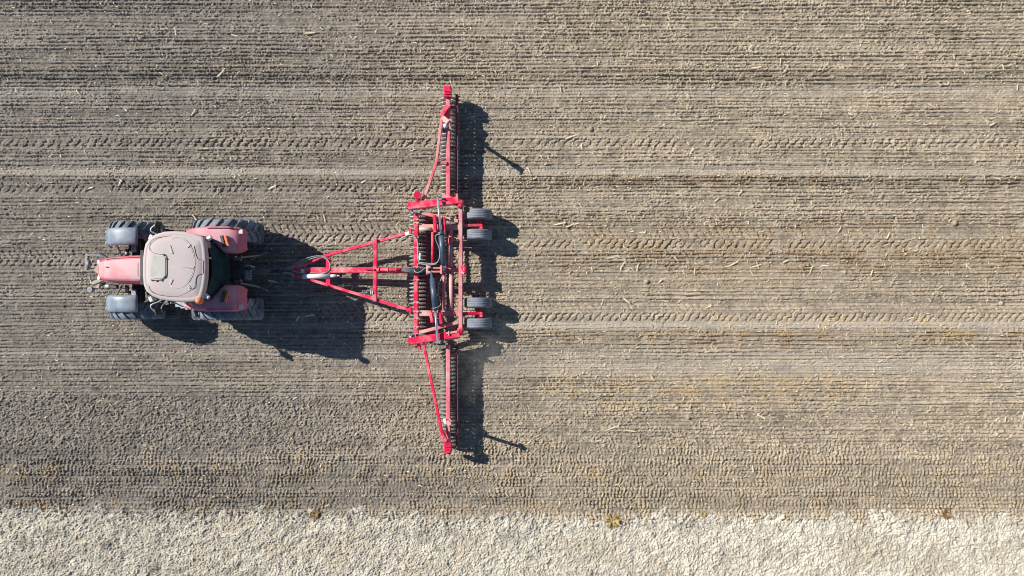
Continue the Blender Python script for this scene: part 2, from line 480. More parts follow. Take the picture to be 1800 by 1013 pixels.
nz = n.new('ShaderNodeTexNoise'); nz.inputs['Scale'].default_value = 38; nz.inputs['Detail'].default_value = 4
l.new(tc.outputs['Object'], nz.inputs['Vector'])
rr = ramp(n, [(0.30, (0.66, 0.66, 0.66)), (0.70, (1.3, 1.3, 1.3))])
l.new(nz.outputs[0], rr.inputs[0])
mx = n.new('ShaderNodeMix'); mx.data_type = 'RGBA'; mx.blend_type = 'MULTIPLY'; mx.inputs[0].default_value = 1
l.new(an.outputs['Color'], mx.inputs[6]); l.new(rr.outputs[0], mx.inputs[7])
l.new(mx.outputs[2], b.inputs['Base Color'])
b.inputs['Roughness'].default_value = 1.0
b.inputs['Specular IOR Level'].default_value = 0.1
nz2 = n.new('ShaderNodeTexNoise'); nz2.inputs['Scale'].default_value = 55; nz2.inputs['Detail'].default_value = 3
l.new(tc.outputs['Object'], nz2.inputs['Vector'])
bp = n.new('ShaderNodeBump'); bp.inputs['Strength'].default_value = 0.55; bp.inputs['Distance'].default_value = 0.012
l.new(nz2.outputs[0], bp.inputs['Height']); wv = n.new('ShaderNodeTexWave'); wv.bands_direction = 'Y'; wv.inputs['Scale'].default_value = 2.88; wv.inputs['Distortion'].default_value = 1.2; wv.inputs['Detail'].default_value = 3
l.new(tc.outputs['Object'], wv.inputs['Vector'])
bw = n.new('ShaderNodeBump'); bw.inputs['Distance'].default_value = 0.03
l.new(an.outputs['Alpha'], bw.inputs['Strength']); l.new(wv.outputs[0], bw.inputs['Height']); l.new(bp.outputs[0], bw.inputs['Normal'])
l.new(bw.outputs[0], b.inputs['Normal'])
me.materials.append(m)
soil = bpy.data.objects.new('field_soil', me)
COL.objects.link(soil)
tag(soil, kind='structure')

def ground_z(x, y):
    j = int(round((x - X0) / DX)); i = int(round((y - Y0) / DY))
    if 2 <= i < ny - 2 and 2 <= j < nx - 2:
        return float(hgt[i - 1:i + 2, j - 1:j + 2].max())
    return 0.0

# =================================================================== STRAW
def flake(mb, x, y, L, w, th, bend=0.0, lift=0.004, fork=False):
    n_ = 5; top = []; 
    d = Vector((math.cos(th), math.sin(th), 0)); s_ = Vector((-d.y, d.x, 0))
    pts = []
    tilt = random.uniform(-0.15, 0.15)
    for k in range(n_):
        t = k / (n_ - 1) - 0.5
        c = Vector((x, y, 0)) + d * (t * L) + s_ * (bend * L * (t * t * 4 - 0.5))
        pts.append(c)
    zs = [ground_z(p.x, p.y) for p in pts]
    zb = max(zs) * 0.6 + sum(zs) / len(zs) * 0.4
    rings = []
    for k, p in enumerate(pts):
        t = k / (n_ - 1)
        ww = w * (0.55 + 0.9 * math.sin(math.pi * (0.15 + 0.7 * t))) / 1.45
        z = zb + lift + (t - 0.5) * tilt * L
        roll = random.uniform(-0.25, 0.25) * w
        a = p - s_ * ww / 2; b_ = p + s_ * ww / 2
        q = w * 0.22
        rings.append([Vector((a.x, a.y, z - roll * 0.3)), Vector((p.x, p.y, z - q)), Vector((b_.x, b_.y, z + roll * 0.3)), Vector((p.x, p.y, z + q))])
    mb.loft(rings)

mb = MB()
wts = []
for k in range(9500):
    px = random.uniform(-80, 1880)
    u = random.random()
    py = random.uniform(-20, 888)
    dens = 0.30 + 0.7 * min(1, max(0, (px - 300) / 900))
    if 380 < py < 520 and px > 850: dens += 0.6
    if 650 < py < 800 and px > 850: dens += 0.25
    if random.random() > dens / 1.3: continue
    p = P(px, py)
    L = 0.035 + 0.11 * random.random() ** 2.5
    if 165 < px < 470 and 388 < py < 565: continue
    flake(mb, p.x, p.y, L, random.uniform(0.010, 0.025), random.uniform(0, math.pi), random.uniform(-0.25, 0.25), 0.004)
for k in range(260):
    p = P(random.uniform(-60, 1860), random.uniform(905, 1030))
    flake(mb, p.x, p.y, 0.03 + 0.07 * random.random() ** 2, random.uniform(0.008, 0.016), random.uniform(0, math.pi), random.uniform(-0.25, 0.25), 0.003)
litter = mb.build('straw_litter', M['straw'])
tag(litter, 'fine pale straw crumbs scattered all over the rolled soil', 'straw', None, 'stuff')

stalks = [(545, 60, 20, 5), (342, 199, 13, 60), (310, 57, 12, 100), (414, 64, 12, 165), (391, 130, 20, 50), (1005, 241, 24, 20), (1022, 257, 10, 95),
          (1215, 267, 12, 60), (1300, 340, 11, 55), (1259, 352, 10, 45), (984, 394, 20, 12), (1002, 397, 16, 25), (1129, 409, 11, 0), (1072, 454, 16, 6), (1082, 451, 13, 2),
          (1094, 467, 17, 58), (1187, 455, 12, 130), (1286, 465, 22, 28), (1220, 476, 13, 85), (1321, 481, 12, 125), (1328, 468, 18, 18), (1424, 475, 15, 72), (1448, 468, 16, 2),
          (1474, 404, 12, 60), (1330, 466, 14, 110), (1650, 506, 12, 30), (1100, 528, 16, 140), (1146, 664, 13, 120), (1337, 732, 16, 155), (1796, 729, 16, 78), (1765, 737, 9, 80),
          (1076, 752, 20, 20), (1322, 823, 12, 95), (1108, 757, 16, 172), (985, 158, 9, 100), (1370, 111, 12, 85), (1328, 121, 15, 8), (1674, 101, 9, 110), (1760, 120, 10, 105),
          (1786, 155, 10, 92), (1742, 220, 11, 25), (1633, 186, 10, 150), (480, 330, 14, 25), (352, 392, 14, 150), (344, 383, 12, 120), (571, 384, 14, 105), (213, 322, 11, 70),
          (160, 331, 9, 15), (1040, 45, 9, 60), (930, 300, 9, 120), (1160, 495, 10, 40), (1560, 415, 12, 65), (1600, 560, 11, 20), (1700, 470, 13, 140), (640, 320, 10, 30), (1245, 540, 11, 25),
          (520, 700, 9, 30), (600, 505, 12, 20), (545, 555, 16, 10), (525, 560, 10, 60), (480, 495, 14, 165), (1010, 395, 18, 15), (1120, 470, 14, 75), (1380, 460, 12, 25), (1530, 480, 11, 70)]
zone_words = lambda px, py: ('in front of the tractor' if px < 150 else
                             'in the upper left of the field' if px < 700 and py < 390 else
                             'between tractor and roller' if px < 720 and py < 600 else
                             'in the lower left of the field' if px < 850 else
                             'on the far right edge of the field' if px > 1600 else
                             'close behind the roller wheels' if 380 < py < 545 else
                             'on the upper right of the field' if py < 380 else 'on the lower right of the field')
for (px, py, Lp, ang) in stalks:
    p = P(px, py)
    L = Lp / 60.0 * 1.05
    mb = MB()
    flake(mb, 0, 0, 0, 0, 0) if False else None
    w = random.uniform(0.034, 0.052)
    bend = random.uniform(-0.05, 0.05)
    flake(mb, p.x, p.y, L, w, R(ang), bend, 0.012)
    if random.random() < 0.35:
        q = p + Vector((math.cos(R(ang)), math.sin(R(ang)), 0)) * L * 0.35
        flake(mb, q.x, q.y, L * 0.6, w * 0.6, R(ang + random.choice((-50, 55, 70))), 0.1, 0.016)
    o = thing_mesh = mb.build('straw_piece', M['stalk'])
    o.data.transform(Matrix.Translation((-p.x, -p.y, 0))); o.location = (p.x, p.y, 0)
    ad = 'long' if Lp >= 15 else 'short'
    di = 'along the grooves' if (ang < 30 or ang > 150) else 'across the grooves' if 70 <= ang <= 110 else 'lying slantwise'
    tag(o, f'{ad} pale maize stalk piece {di} {zone_words(px, py)}', 'straw', 'maize stalk pieces lying on the field')

def weed(px, py, r, mat, label, name='withered_weed', count=46):
    p = P(px, py); z0 = ground_z(p.x, p.y) - 0.02
    mb = MB()
    for k in range(count):
        a = random.uniform(0, 2 * math.pi); e = random.uniform(0.25, 1.25); L = r * random.uniform(0.5, 1.15)
        d = Vector((math.cos(a) * math.cos(e), math.sin(a) * math.cos(e), math.sin(e)))
        s_ = Vector((-math.sin(a), math.cos(a), 0))
        b0 = Vector((p.x, p.y, z0)) + Vector((math.cos(a), math.sin(a), 0)) * random.uniform(0, r * 0.5)
        w = random.uniform(0.012, 0.03); pts = []
        for t, ww in ((0, 0.5), (0.35, 1.0), (0.7, 0.8), (1, 0.15)):
            c = b0 + d * L * t - Vector((0, 0, 1)) * L * 0.45 * t * t
            pts.append([c - s_ * w * ww, c + Vector((0, 0, 0.004)), c + s_ * w * ww, c - Vector((0, 0, 0.002))])
        mb.loft(pts)
    o = mb.build(name, mat)
    o.data.transform(Matrix.Translation((-p.x, -p.y, 0))); o.location = (p.x, p.y, 0)
    tag(o, label, 'weed', 'withered weeds along the field edge')
weed(1076, 914, 0.24, M['weed'], 'tall yellow brown withered weed tuft standing on the pale dry strip')
weed(1236, 903, 0.11, M['weed'], 'small ochre weed tuft right of the tall yellow tuft')
weed(555, 903, 0.17, M['rust_weed'], 'rusty brown weed tuft on the dark edge at lower left', count=60)
weed(1662, 902, 0.16, M['rust_weed'], 'rusty brown weed tuft on the dark edge at lower right', count=50)
weed(1142, 662, 0.08, M['weed'], 'little yellow weed tuft in the rolled soil behind the roller', count=24)

# =================================================================== TRACTOR
TC = Vector((-7.93, 0.965, 0))
tr = thing('tractor', TC, 'dusty faded red farm tractor with big rear wheels pulling a red roller', 'tractor')
def T(u, v, z): return Vector((TC.x - u, TC.y + v, z))

def ag_tyre(parent, u, v, rad, width, lugs, name_w):
    """wheel part with tyre (lugs) and rim as sub-parts"""
    c = T(u, v, rad)
    hub = MB()
    hub.lathe_y(c, [(-width * 0.30, 0.06), (-width * 0.30, 0.17), (width * 0.30, 0.17), (width * 0.30, 0.06)], 20)
    w = hub.build(name_w, M['chassis'], parent)
    t = MB(); hw = width / 2; r0 = rad - 0.055
    prof = [(-hw * 0.72, rad * 0.54), (-hw * 0.95, rad * 0.62), (-hw, rad * 0.76), (-hw * 0.97, rad * 0.88), (-hw * 0.86, r0 - 0.02), (-hw * 0.5, r0), (0, r0 + 0.006),
            (hw * 0.5, r0), (hw * 0.86, r0 - 0.02), (hw * 0.97, rad * 0.88), (hw, rad * 0.76), (hw * 0.95, rad * 0.62), (hw * 0.72, rad * 0.54), (0, rad * 0.50)]
    t.lathe_y(c, prof, 64, closed=True)
    for side in (-1, 1):
        for k in range(lugs):
            a0 = 2 * math.pi * (k + (0.5 if side > 0 else 0)) / lugs
            rings = []
            for q in range(5):
                f = q / 4
                y = side * hw * (0.02 + 0.98 * f)
                a = a0 - (0.62 * hw / rad) * f * 1.25
                rt = rad - 0.012 * f - (0.05 if f > 0.9 else 0)
                rb = (r0 - 0.03) if f < 0.9 else rad * 0.84
                da = 0.030 / rad * (1 + 0.35 * f)
                rings.append([c + Vector((math.cos(a + s_) * r_, y, math.sin(a + s_) * r_)) for s_, r_ in ((-da * 1.5, rb), (-da, rt), (da, rt), (da * 1.5, rb))])
            t.loft(rings)
    t.build('tyre', M['rubber'], w)
    rm = MB(); rr_ = rad * 0.56
    rm.lathe_y(c, [(-hw * 0.74, rr_), (-hw * 0.7, rr_ - 0.03), (-hw * 0.2, rr_ - 0.07), (-hw * 0.1, 0.16), (hw * 0.1, 0.16), (hw * 0.2, rr_ - 0.07), (hw * 0.7, rr_ - 0.03), (hw * 0.74, rr_)], 32)
    rm.build('rim', M['white'], w)
    return w
for s_ in (1, -1):
    ag_tyre(tr, 0.0, s_ * 1.07, 0.95, 0.59, 21, 'rear_wheel')
    ag_tyre(tr, 2.66, s_ * 1.115, 0.715, 0.48, 18, 'front_wheel')

# chassis, axles, tank
mb = MB()
mb.bar(T(-0.55, 0, 0.95), T(1.2, 0, 0.95), 0.62, 0.6); mb.bar(T(1.2, 0, 0.95), T(3.15, 0, 0.95), 0.46, 0.5)
mb.build('chassis', M['chassis'], tr)
mb = MB(); mb.bar(T(0, -0.95, 0.95), T(0, 0.95, 0.95), 0.30, 0.30); mb.build('rear_axle', M['chassis'], tr)
mb = MB(); mb.bar(T(2.66, -0.95, 0.70), T(2.66, 0.95, 0.70), 0.26, 0.22)
for s_ in (1, -1):
    mb.bar(T(2.66, s_ * 0.55, 0.78), T(2.66, s_ * 0.86, 0.74), 0.36, 0.30); mb.cyl(T(2.66, s_ * 0.74, 0.55), T(2.66, s_ * 0.74, 1.0), 0.09)
    mb.cyl(T(2.50, s_ * 0.15, 0.86), T(2.50, s_ * 0.72, 0.82), 0.035)
mb.build('front_axle', M['chassis'], tr)
for s_ in (1, -1):
    mb = MB()
    mb.bar(T(2.62, s_ * 0.52, 0.98), T(2.62, s_ * 0.80, 0.96), 0.14, 0.10)
    mb.cyl(T(2.86, s_ * 0.40, 0.92), T(2.86, s_ * 0.62, 0.90), 0.05)
    mb.build('steering_cylinder', M['steel'], tr)
for s_ in (1, -1):
    mb = MB(); mb.bar(T(0.95, s_ * 0.60, 0.80), T(1.75, s_ * 0.60, 0.80), 0.36, 0.55, c=0.07)
    mb.build('fuel_tank', M['black'], tr)
for s_ in (1, -1):
    mb = MB()
    for z_, o_ in ((0.45, 0.98), (0.75, 0.94), (1.05, 0.90)):
        mb.box(T(1.25, s_ * o_, z_), 0.36, 0.22, 0.03)
        mb.bar(T(1.43, s_ * o_, z_), T(1.43, s_ * o_, z_ + 0.3), 0.03); mb.bar(T(1.07, s_ * o_, z_), T(1.07, s_ * o_, z_ + 0.3), 0.03)
    mb.build('step', M['steel'], tr)

# hood: lofted along u, dusty on top
mb = MB(); rings = []
for u, hw, zt, zs_, zb in ((1.20, 0.385, 1.93, 1.70, 1.12), (1.7, 0.40, 1.91, 1.68, 1.12), (2.2, 0.40, 1.86, 1.63, 1.12), (2.7, 0.375, 1.80, 1.57, 1.12), (3.05, 0.34, 1.72, 1.50, 1.10), (3.24, 0.29, 1.62, 1.42, 1.06), (3.33, 0.22, 1.50, 1.34, 1.02)):
    prof = [(-1, zb), (-1.0, zs_ - 0.12), (-0.97, zs_), (-0.86, zt - 0.075), (-0.66, zt - 0.02), (-0.35, zt - 0.002), (0, zt), (0.35, zt - 0.002), (0.66, zt - 0.02), (0.86, zt - 0.075), (0.97, zs_), (1.0, zs_ - 0.12), (1, zb)]
    rings.append([T(u, v * hw, z) for v, z in prof])
mb.loft(rings, smooth=True)
hood = mb.build('hood', M['hood'], tr)
mb = MB()
for s_ in (1, -1):
    mb.tube([T(u, s_ * hw * 0.80, z) for u, hw, z in ((1.22, 0.385, 1.892), (1.7, 0.40, 1.872), (2.2, 0.40, 1.822), (2.7, 0.375, 1.762), (3.0, 0.345, 1.70))], 0.008, 6)
mb.tube([T(2.05, v, z) for v, z in ((-0.33, 1.82), (-0.14, 1.878), (0.14, 1.878), (0.33, 1.82))], 0.006, 6)
mb.build('hood_seam', M['seam'], hood)
mb = MB(); mb.box(T(2.93, 0.06, 1.757), 0.09, 0.028, 0.02); mb.build('hood_latch', M['black'], hood)
mb = MB()
for k in range(7):
    mb.box(T(3.335, 0, 1.10 + 0.055 * k), 0.03, 0.36, 0.02)
mb.box(T(3.30, 0, 1.22), 0.03, 0.40, 0.42); mb.build('grille', M['black'], hood)
for s_ in (1, -1):
    mb = MB(); mb.bar(T(3.30, s_ * 0.21, 1.40), T(3.375, s_ * 0.19, 1.38), 0.15, 0.10); mb.build('headlight', M['lamp'], hood)
mb = MB(); mb.cyl(T(1.45, -0.56, 1.0), T(1.45, -0.56, 2.45), 0.055); mb.cyl(T(1.45, -0.56, 1.45), T(1.45, -0.56, 2.05), 0.085)
mb.build('exhaust_pipe', M['chassis'], tr)

# front hitch and weight
mb = MB()
mb.bar(T(3.1, 0, 0.82), T(3.52, 0, 0.82), 0.52, 0.34)
mb.build('front_bumper', M['chassis'], tr)
mb = MB()
mb.bar(T(3.42, -0.05, 1.02), T(3.62, 0.10, 1.04), 0.24, 0.16); mb.bar(T(3.42, -0.22, 1.00), T(3.74, -0.36, 1.02), 0.10, 0.12); mb.bar(T(3.55, -0.25, 1.0), T(3.62, -0.48, 0.98), 0.08, 0.10)
mb.build('front_weight', M['beige'], tr)
mb = MB()
mb.bar(T(3.50, 0.42, 0.98), T(3.90, 0.44, 1.02), 0.07, 0.10); mb.bar(T(3.90, 0.47, 1.02), T(3.93, 0.02, 1.02), 0.08, 0.10); mb.cyl(T(3.84, 0.30, 1.08), T(3.84, 0.05, 1.08), 0.055)
mb.bar(T(3.35, 0.30, 0.92), T(3.55, 0.44, 0.98), 0.10, 0.12)
mb.build('front_linkage', M['steel_dark'], tr)
mb = MB(); mb.cyl(T(3.86, -0.52, 0.86), T(3.86, -0.52, 1.0), 0.075); mb.bar(T(3.5, -0.34, 0.84), T(3.9, -0.52, 0.90), 0.07, 0.09); mb.build('hitch_ball', M['steel_dark'], tr)
mb = MB(); mb.bar(T(3.02, -0.45, 1.10), T(3.24, -0.44, 1.10), 0.10, 0.12); sl_ = mb.build('side_bracket', M['black'], tr)
mb = MB(); mb.bar(T(3.24, -0.44, 1.12), T(3.34, -0.44, 1.12), 0.10, 0.09, c=0.03); mb.build('side_lamp', M['lamp'], sl_)

# front fenders: smooth grey plastic shells round the inner two thirds of the tyre
for s_ in (1, -1):
    mb = MB(); rings = []
    for k in range(19):
        a = R(6 + 112 * k / 18); outer = []; inner = []
        for j in range(9):
            f = j / 8; y = s_ * (0.685 + 0.475 * f)
            edge = abs(f - 0.5) * 2
            rr_ = 0.785 - 0.045 * edge ** 5
            outer.append(T(2.66 + math.cos(a) * rr_, y, 0.715 + math.sin(a) * rr_))
            inner.append(T(2.66 + math.cos(a) * (rr_ - 0.018), y, 0.715 + math.sin(a) * (rr_ - 0.018)))
        rings.append(outer + inner[::-1])
    mb.loft(rings, smooth=True)
    ff = mb.build('front_fender', M['fender'], tr)
    mb = MB(); mb.bar(T(2.66, s_ * 0.76, 0.95), T(2.66, s_ * 0.76, 1.46), 0.05, 0.05); mb.bar(T(2.95, s_ * 0.42, 1.0), T(2.95, s_ * 0.70, 1.30), 0.04, 0.04)
    mb.build('fender_bracket', M['steel'], ff)
    for vb in (0.75, 1.06):
        a = R(38); c_ = T(2.66 + math.cos(a) * 0.78, s_ * vb, 0.715 + math.sin(a) * 0.78); d_ = Vector((-math.cos(a), 0, math.sin(a)))
        mb = MB(); mb.cyl(c_ - d_ * 0.01, c_ + d_ * 0.02, 0.032, 10); mb.build('fender_bolt', M['lamp'], ff)

# rear fenders: broad decks, rolled down at both ends
def fender_z(u):
    return 2.02 - 0.40 * max(0, (u - 0.15)) ** 1.9 * 1.6 - 0.35 * max(0, (-u - 0.35)) ** 1.6 * 2.2
for s_ in (1, -1):
    mb = MB(); rings = []
    us = [-0.80, -0.79, -0.76, -0.70, -0.6, -0.45, -0.3, -0.1, 0.1, 0.3, 0.5, 0.65, 0.78, 0.84]
    for u in us:
        t_ = (u + 0.80) / 1.64
        vi = 0.42 if u < -0.28 else 0.42 + 0.36 * min(1, (u + 0.28) / 0.33)
        vo = 1.13 - 0.10 * max(0, (u - 0.2)) ** 1.4
        rnd = max(0, 1 - (u + 0.80) / 0.20)
        cut = 0.13 * rnd ** 2
        vi += cut; vo -= cut
        z = fender_z(u) - 0.10 * rnd ** 2
        row = []
        for f, dz in ((0, -0.10), (0.02, -0.03), (0.07, 0), (0.35, 0.018), (0.65, 0.018), (0.92, 0), (0.975, -0.03), (1.0, -0.14)):
            row.append(T(u, s_ * (vi + (vo - vi) * f), z + dz))
        low = [T(p_.x * -1 + TC.x, p_.y - TC.y, p_.z - 0.02) for p_ in row]
        rings.append(row + low[::-1])
    mb.loft(rings, smooth=True)
    fd = mb.build('rear_fender', M['tractor_red'], tr)
    mb = MB(); mb.bar(T(-0.44, s_ * 0.58, fender_z(-0.42) + 0.06), T(-0.36, s_ * 0.87, fender_z(-0.4) + 0.06), 0.075, 0.08); mb.build('indicator_lamp', M['orange'], fd)
    mb = MB(); mb.bar(T(-0.35, s_ * 0.58, fender_z(-0.3) + 0.065), T(-0.27, s_ * 0.87, fender_z(-0.3) + 0.065), 0.08, 0.09)
    mb.bar(T(-0.39, s_ * 0.70, fender_z(-0.4) + 0.02), T(-0.33, s_ * 0.80, fender_z(-0.3) + 0.03), 0.14, 0.05); mb.build('lamp_bracket', M['black'], fd)
    mb = MB(); mb.box(T(-0.70, s_ * 1.0, fender_z(-0.70) + 0.016), 0.10, 0.11, 0.03); mb.build('tail_lamp', M['lamp'], fd)
    mb = MB(); mb.tube([T(u, s_ * 1.10, fender_z(u) + 0.03) for u in (-0.55, -0.42, -0.2, 0.0, 0.15)], 0.022, 8)
    mb.build('grab_rail', M['tractor_red'], fd)

# cab: pillars, glass, roof
def cabpt(u, s_, z):
    k = (z - 1.25) / (2.72 - 1.25)
    return T(u, s_ * (0.66 + 0.12 * math.sin(min(1, k * 1.4) * math.pi / 2)), z)
mb = MB()
mb.bar(T(-0.05, 0, 1.25), T(1.25, 0, 1.25), 1.30, 0.12)
corner = {'rl': (0.03, 1.55, 0.0, 2.72), 'fl': (1.12, 1.25, 1.05, 2.72), 'ml': (0.22, 1.3, 0.20, 2.72)}
for s_ in (1, -1):
    for ua, za, ub, zb in corner.values():
        mb.bar(cabpt(ua, s_, za), cabpt((ua + ub) / 2, s_, (za + zb) / 2), 0.07, 0.07); mb.bar(cabpt((ua + ub) / 2, s_, (za + zb) / 2), cabpt(ub, s_, zb), 0.07, 0.07)
    mb.bar(cabpt(0.0, s_, 2.70), cabpt(1.05, s_, 2.70), 0.07, 0.07); mb.bar(cabpt(0.03, s_, 1.50), cabpt(1.12, s_, 1.28), 0.07, 0.1)
mb.bar(cabpt(0.0, -1, 2.70), cabpt(0.0, 1, 2.70), 0.06, 0.06); mb.bar(cabpt(1.05, -1, 2.70), cabpt(1.05, 1, 2.70), 0.06, 0.06); mb.bar(cabpt(-0.18, -0.6, 1.55), cabpt(-0.18, 0.6, 1.55), 0.08, 0.08)
mb.bar(T(-0.14, 0, 1.30), T(-0.14, 0, 1.56), 0.9, 0.1)
cab = mb.build('cab', M['black'], tr)
def pane(name, a, b_, c_, d_, th=0.012):
    nrm = (b_ - a).cross(d_ - a).normalized() * th
    q = MB(); q.loft([[a, b_, c_, d_], [a + nrm, b_ + nrm, c_ + nrm, d_ + nrm]])
    return q.build(name, M['glass'], cab)
rear = MB(); rows = []
for z in (1.60, 1.9, 2.2, 2.45, 2.67):
    u0 = 0.0
    rows.append([cabpt(u0 - 0.25 * (1 - abs(f) ** 3), 1, z).lerp(cabpt(u0 - 0.25 * (1 - abs(f) ** 3), -1, z), 0.5) + Vector((0, f * 0.72, 0)) for f in (-0.97, -0.7, -0.35, 0, 0.35, 0.7, 0.97)])
grid = [r_ for r_ in rows]
th = Vector((0.012, 0, 0))
rear.loft([r_ + [p_ + th for p_ in reversed(r_)] for r_ in grid], smooth=False)
rear.build('rear_window', M['glass'], cab)
wf = [(1.10, 1.32), (1.04, 2.67)]
pane('windscreen', cabpt(1.13, -0.93, 1.32), cabpt(1.13, 0.93, 1.32), cabpt(1.06, 0.93, 2.67), cabpt(1.06, -0.93, 2.67))
for s_ in (1, -1):
    q = 0.985 * s_
    pane('door_window', cabpt(0.25, q, 1.36), cabpt(1.08, q, 1.34), cabpt(1.02, q, 2.66), cabpt(0.24, q, 2.66))
    pane('side_window', cabpt(0.06, q, 1.58), cabpt(0.19, q, 1.45), cabpt(0.17, q, 2.66), cabpt(0.05, q, 2.66))
mb = MB(); mb.bar(T(0.10, 0, 1.62), T(0.60, 0, 1.62), 0.50, 0.14, c=0.05); mb.bar(T(0.08, 0, 1.68), T(-0.05, 0, 2.30), 0.48, 0.12, up=(1, 0, 0), c=0.04); mb.bar(T(0.3, 0, 1.3), T(0.3, 0, 1.58), 0.3, 0.3)
mb.build('driver_seat', M['seat'], cab)
mb = MB(); mb.tube([T(0.85, 0, 1.3), T(0.80, 0, 1.85)], 0.04)
mb.tube([T(0.80 + 0.19 * math.cos(a), 0.19 * math.sin(a), 1.87 + 0.06 * math.cos(a)) for a in [k * math.pi / 12 for k in range(25)]], 0.018, 6)
mb.build('steering_wheel', M['black'], cab)

# roof from its outline seen from above
ZR = 2.93
out_px = [(252, 441), (254.5, 429), (261, 419.5), (272, 412), (288, 407), (305, 406), (325, 407.5), (342, 411), (354, 415.5), (358, 418), (360.5, 430), (362.5, 448), (363.2, 470), (362, 492), (359.5, 508), (355, 525), (352, 528.5), (338, 531), (320, 531.5), (300, 530), (281, 527), (266, 520.5), (256, 512), (251.5, 501), (250.5, 487), (250.5, 455)]
outl = [P(x, y, ZR) for x, y in out_px]
outl = [outl[i].lerp(outl[(i + 1) % len(outl)], t) for i in range(len(outl)) for t in (0.0, 0.5)]
cen = sum(outl, Vector()) / len(outl)
def ring(k, z, dx=0.0):
    return [Vector((cen.x + (p_.x - cen.x) * k + dx, cen.y + (p_.y - cen.y) * k, z)) for p_ in outl]
mb = MB()
mb.loft([ring(0.90, 2.69), ring(0.965, 2.72), ring(1.0, 2.80), ring(1.0, 2.87), ring(0.995, 2.905), ring(0.975, 2.935), ring(0.90, 2.95), ring(0.885, 2.944), ring(0.87, 2.952), ring(0.70, 2.985), ring(0.5, 3.0), ring(0.25, 3.006)], smooth=True)
roof = mb.build('roof', M['roof'], cab)
def rz_(p_):      # height of the roof skin at a point
    d = p_ - cen; best = 0
    k = max(0.0, max(abs(d.x) / 0.775, abs(d.y) / 0.88))
    ks = [(0, 3.006), (0.25, 3.006), (0.5, 3.0), (0.70, 2.985), (0.87, 2.952), (0.90, 2.95), (0.955, 2.935), (1.0, 2.9)]
    for (a, za), (b_, zb) in zip(ks, ks[1:]):
        if k <= b_: return za + (zb - za) * (k - a) / (b_ - a)
    return 2.9
def on_roof(pts, up=0.0):
    o_ = []
    for x, y in pts:
        p_ = P(x, y, 2.98); p_.z = rz_(p_) + up; o_.append(p_)
    return o_
mb = MB()
seams = [[(262, 440), (263, 430), (268, 422.5), (280, 417.5), (300, 414.5)],
         [(260.5, 500), (263, 509), (268, 514), (277, 518), (295, 521), (310, 521.5), (322, 518), (332, 512.5), (341, 506.5), (343.5, 500), (345, 490), (348, 484), (355, 481.5), (361, 481.5)],
         [(341.5, 433), (347.5, 455), (361, 456)], [(356.5, 458), (356.5, 480)], [(263, 436), (268, 444), (283, 447.5), (292, 448)]]
for sm_ in seams:
    mb.tube(spline(on_roof(sm_, 0.003), 4), 0.0055, 6)
mb.build('roof_seam', M['seam'], roof)
mb = MB()      # shallow raised centre panel
arc = [(312 + 31 * math.cos(a), 462 + 45 * math.sin(a)) for a in [math.pi * (-0.62 + 1.24 * k / 40) for k in range(41)]]
mb.tube(on_roof(arc, -0.004), 0.012, 6); mb.tube(on_roof([(312 + (x - 312) * 0.94, 462 + (y - 462) * 0.95) for x, y in arc], -0.005), 0.009, 6)
mb.tube(on_roof([(300, 470), (335, 470)], -0.003), 0.008, 6)
for rib in ([(299, 432), (304, 446)], [(300, 500), (304, 491)], [(333, 470), (342, 470)], [(330, 435), (335, 430)], [(332, 503), (335, 507)]):
    a, b_ = on_roof(rib, 0.003); mb.bar(a, b_, 0.06, 0.03, c=0.012)
mb.build('roof_rib', M['roof'], roof)
mb = MB(); hx0, hy0, hx1, hy1 = 263, 449, 292.5, 490
hp = [(hx0, hy0 + 2), (hx0 + 6, hy0), (hx1 - 4, hy0), (hx1, hy0 + 4), (hx1, hy1 - 5), (hx1 - 5, hy1), (hx0 + 8, hy1), (hx0, hy1 - 3)]
mb.loft([on_roof(hp, -0.015), on_roof(hp, 0.008), on_roof([(278 + (x - 278) * 0.94, 469.5 + (y - 469.5) * 0.95) for x, y in hp], 0.016)])
mb.build('roof_hatch', M['hatch'], roof)
mb = MB(); mb.tube(spline(on_roof([(266, 491.5), (273, 493), (284, 492), (291, 489), (294.2, 484), (294.5, 470), (294, 452), (290, 447.5)], 0.008), 5), 0.009, 6)
for x, y in ((268, 493), (276, 494), (285, 493), (291, 487), (293.5, 455), (289, 448)): 
    c_ = on_roof([(x, y)], 0.02)[0]; mb.box(c_, 0.035, 0.03, 0.03)
mb.build('hatch_seal', M['seam'], roof)
mb = MB(); mb.bar(P(251.5, 440.5, 2.86), P(251.5, 500, 2.86), 0.10, 0.12); 
mb.build('light_bar', M['black'], roof)
for yy in (446, 459, 482, 494):
    mb = MB(); mb.bar(P(249.5, yy - 4, 2.86), P(249.5, yy + 4, 2.86), 0.05, 0.08); mb.build('work_lamp', M['lamp'], roof)
mb = MB(); bc = P(350, 529, 3.02)
mb.cyl(bc - Vector((0, 0, 0.18)), bc - Vector((0, 0, 0.06)), 0.045); mb.bar(bc - Vector((0.05, -0.18, 0.17)), bc - Vector((0, 0, 0.16)), 0.05, 0.04); mb.build('beacon_bracket', M['black'], roof)
mb = MB(); mb.loft([[bc + Vector((r_ * math.cos(2 * math.pi * k / 20), r_ * math.sin(2 * math.pi * k / 20), z)) for k in range(20)] for z, r_ in ((-0.08, 0.085), (0.0, 0.088), (0.06, 0.075), (0.09, 0.04), (0.095, 0.01))], smooth=True)
mb.build('beacon', M['orange'], roof)
